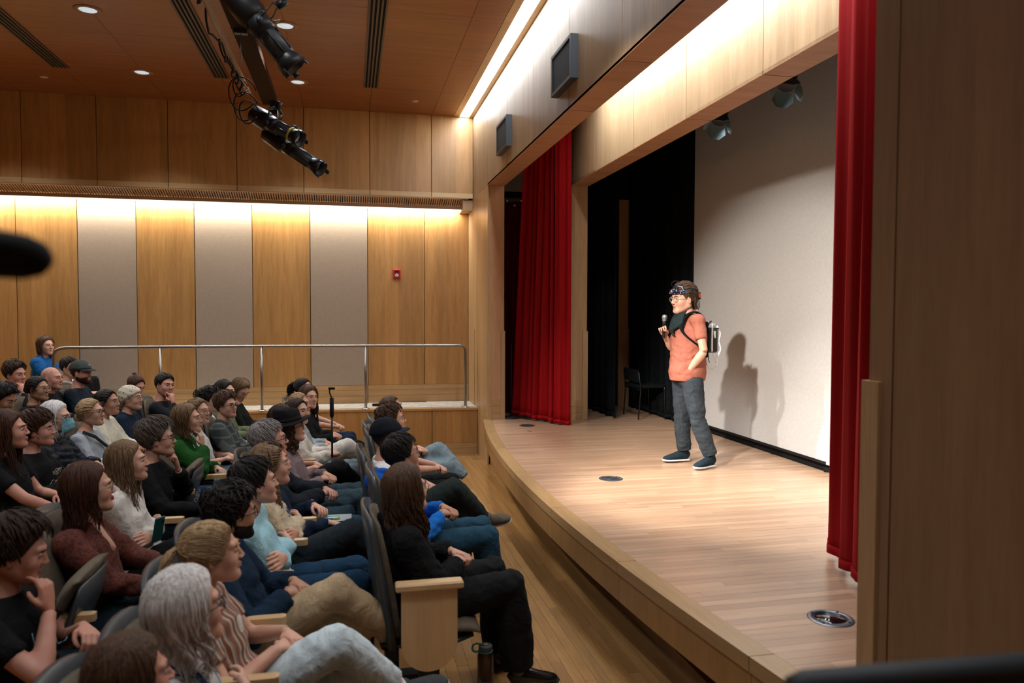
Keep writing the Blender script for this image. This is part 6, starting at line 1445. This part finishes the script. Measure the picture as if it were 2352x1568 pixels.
# things in hands and laps
def local(r, p): return r[0].matrix_basis @ Vector(p)
bpy.context.view_layer.update()
def held(r, name, label, cat, p, rot=(0, 0, 0)):
    t = thing(name, label, cat, r[0].location+Vector(p)); t.rotation_euler = rot; return t
t = held(r3h, 'phone', 'dark green phone case sticking out of the cream hoodie pocket', 'phone', (.18, -.10, .74), (0, .2, -.5))
link('case', hull('case', rbox((-.006, -.038, -.075), (.006, .038, .075), .004), plain('green_case', (.008, .06, .055), .4)), t); link('camera_lens', MB().tube([(.006, .02, .05), (.009, .02, .05)], .008, 12).mesh('camera_lens', BLACK), t)
t = thing('leaflet', 'pale grey paper sheet on the lap between the dark jackets', 'paper', (-.10, 4.98, .655)); link('sheet', mesh('sheet', boxv((-.10, -.08, 0), (.10, .08, .002)), BF, plain('paper', (.36, .40, .42), .7)), t)
t = thing('card_pack', 'yellow and blue snack packet lying on the pale paper sheet', 'packet', (-.12, 4.96, .658)); link('packet', hull('packet', rbox((-.045, -.03, 0), (.045, .03, .012), .004), patterned('packet_print', (.35, .40, .05), [(.05, .22, .35)], 'noise', 40, .5, .05)), t); link('label_stripe', mesh('label_stripe', boxv((-.03, -.028, .0121), (.03, -.005, .0125)), BF, plain('stripe_white', (.6, .6, .55), .5)), t)
t = thing('notebook', 'grey notebook on the blue patterned skirt', 'notebook', (-.90, 6.42, .665)); link('cover', mesh('cover', boxv((-.12, -.09, 0), (.12, .09, .012)), BF, DKPLAS), t); link('pages', mesh('pages', boxv((-.118, -.088, .012), (.118, .088, .016)), BF, plain('page', (.35, .37, .36), .8)), t)
t = thing('phone', 'white-edged phone in the lap of the grey-brown-haired person', 'phone', (-.80, 5.38, .66)); link('case', hull('case', rbox((-.075, -.038, -.004), (.075, .038, .004), .003), plain('phone_white', (.5, .52, .55), .3)), t); link('screen', mesh('screen', boxv((-.068, -.033, .0041), (.068, .033, .0046)), BF, plain('phone_screen', (.03, .10, .16), .15)), t)
t = thing('phone', 'pale pink phone case in the lap of the blonde ponytailed woman', 'phone', (-.27, 2.88, .60)); t.rotation_euler = (0, -.2, .4); link('case', hull('case', rbox((-.072, -.036, -.005), (.072, .036, .005), .004), plain('phone_pink', (.45, .33, .32), .4)), t); link('camera_lens', MB().tube([(.05, 0, .005), (.05, 0, .008)], .008, 10).mesh('camera_lens', BLACK), t)
strap(r2l, 'lanyard', 'navy lanyard with white print round the silver-haired woman\'s neck', 'lanyard', [(-.11, -.09, .865), (-.05, -.105, .905), (.04, -.075, .86), (.10, -.03, .74), (.115, .0, .66)], .014, patterned('lanyard_print', (.015, .035, .09), [(.35, .37, .4)], 'noise', 90, .36, .03))
strap(r4e, 'bag_strap', 'black cross-body strap over the grey sweatshirt', 'strap', [(-.02, -.145, .93), (.06, -.10, .88), (.125, -.01, .78), (.145, .08, .68)], .017, BLACK)
# printed marks on tops: white script, line drawing, lettering
def on_chest(r, nm, s, size, p, rz, col, tilt=0):
    M = Matrix.Translation(p) @ Matrix.Rotation(rz+PI/2, 4, 'Z') @ Matrix.Rotation(tilt, 4, 'Y') @ Matrix.Rotation(PI/2-.25, 4, 'X'); return text(nm, s, size, col, r[0], M, .0006)
on_chest(r4c, 'script_print', 'Cupcin', .060, (.150, -.035, .80), -.55, SOLEW, -.3)
on_chest(r3d, 'lettering', 'TAN', .055, (.150, -.03, .80), -.5, BLACK, -.15)
g = MB(); rg = random.Random(2)
for k in range(9):
    c0 = (rg.uniform(-.07, .07), rg.uniform(-.06, .06)); pts = []
    for i in range(16): q = i/15*rg.uniform(4, 6); pts.append((.0, c0[0]+.028*math.cos(q*1.3+k)+.02*i/15, c0[1]+.022*math.sin(q*1.7+k)))
    g.tube(pts, .0016, 4)
o = link('line_drawing', g.mesh('line_drawing', plain('print_cream', (.42, .36, .28), .6)), r4g[0]); o.location = (.155, -.06, .72); o.rotation_euler = (0, -.15, -.6)
g = MB()
for k in range(5): g.tube([(0, -.06+.03*k, .05-.02*k), (0, -.05+.03*k, -.03), (0, -.02+.025*k, -.06+.01*k)], .0018, 4)
o = link('line_graphic', g.mesh('line_graphic', plain('print_teal', (.20, .30, .31), .6)), r3j[0]); o.location = (.165, -.05, .70); o.rotation_euler = (0, -.1, -.5)
# ================================================================ NEAREST THE CAMERA, OUT OF FOCUS
t = thing('boom_microphone', 'out-of-focus black foam microphone reaching in from the left edge', 'microphone', (-.335, .874, 2.058))
d = nrm(np.array([.145, -.03, -.018])); e = np.array([0, 0, 0.])
link('foam_windscreen', MB().tube([e-d*.20, e-d*.10, e-d*.03, e+d*.0, e+d*.018, e+d*.026, e+d*.029], [.026, .026, .026, .024, .018, .010, .002], 18).mesh('foam_windscreen', BLACK), t)
link('boom_pole', MB().tube([e-d*.60, e-d*.18], .011, 10).mesh('boom_pole', BLKMET), t)
t = thing('parapet_rail', 'dark out-of-focus rail top in the bottom right corner', 'railing', (.85, .82, 1.50))
A_, B_ = np.array([.575, .885, 1.497])-np.array([.85, .82, 1.50]), np.array([1.35, .72, 1.56])-np.array([.85, .82, 1.50])
link('rail_cap', MB().tube([A_, A_*.97+B_*.03, B_], [(.016, .012), (.022, .02), (.022, .02)], 12, up=(0, 0, 1)).mesh('rail_cap', plain('rail_dark', (.02, .024, .027), .6)), t)
link('rail_post', MB().tube([(.3, -.05, -.01), (.3, -.05, -1.5)], .02, 10).mesh('rail_post', BLKMET), t)
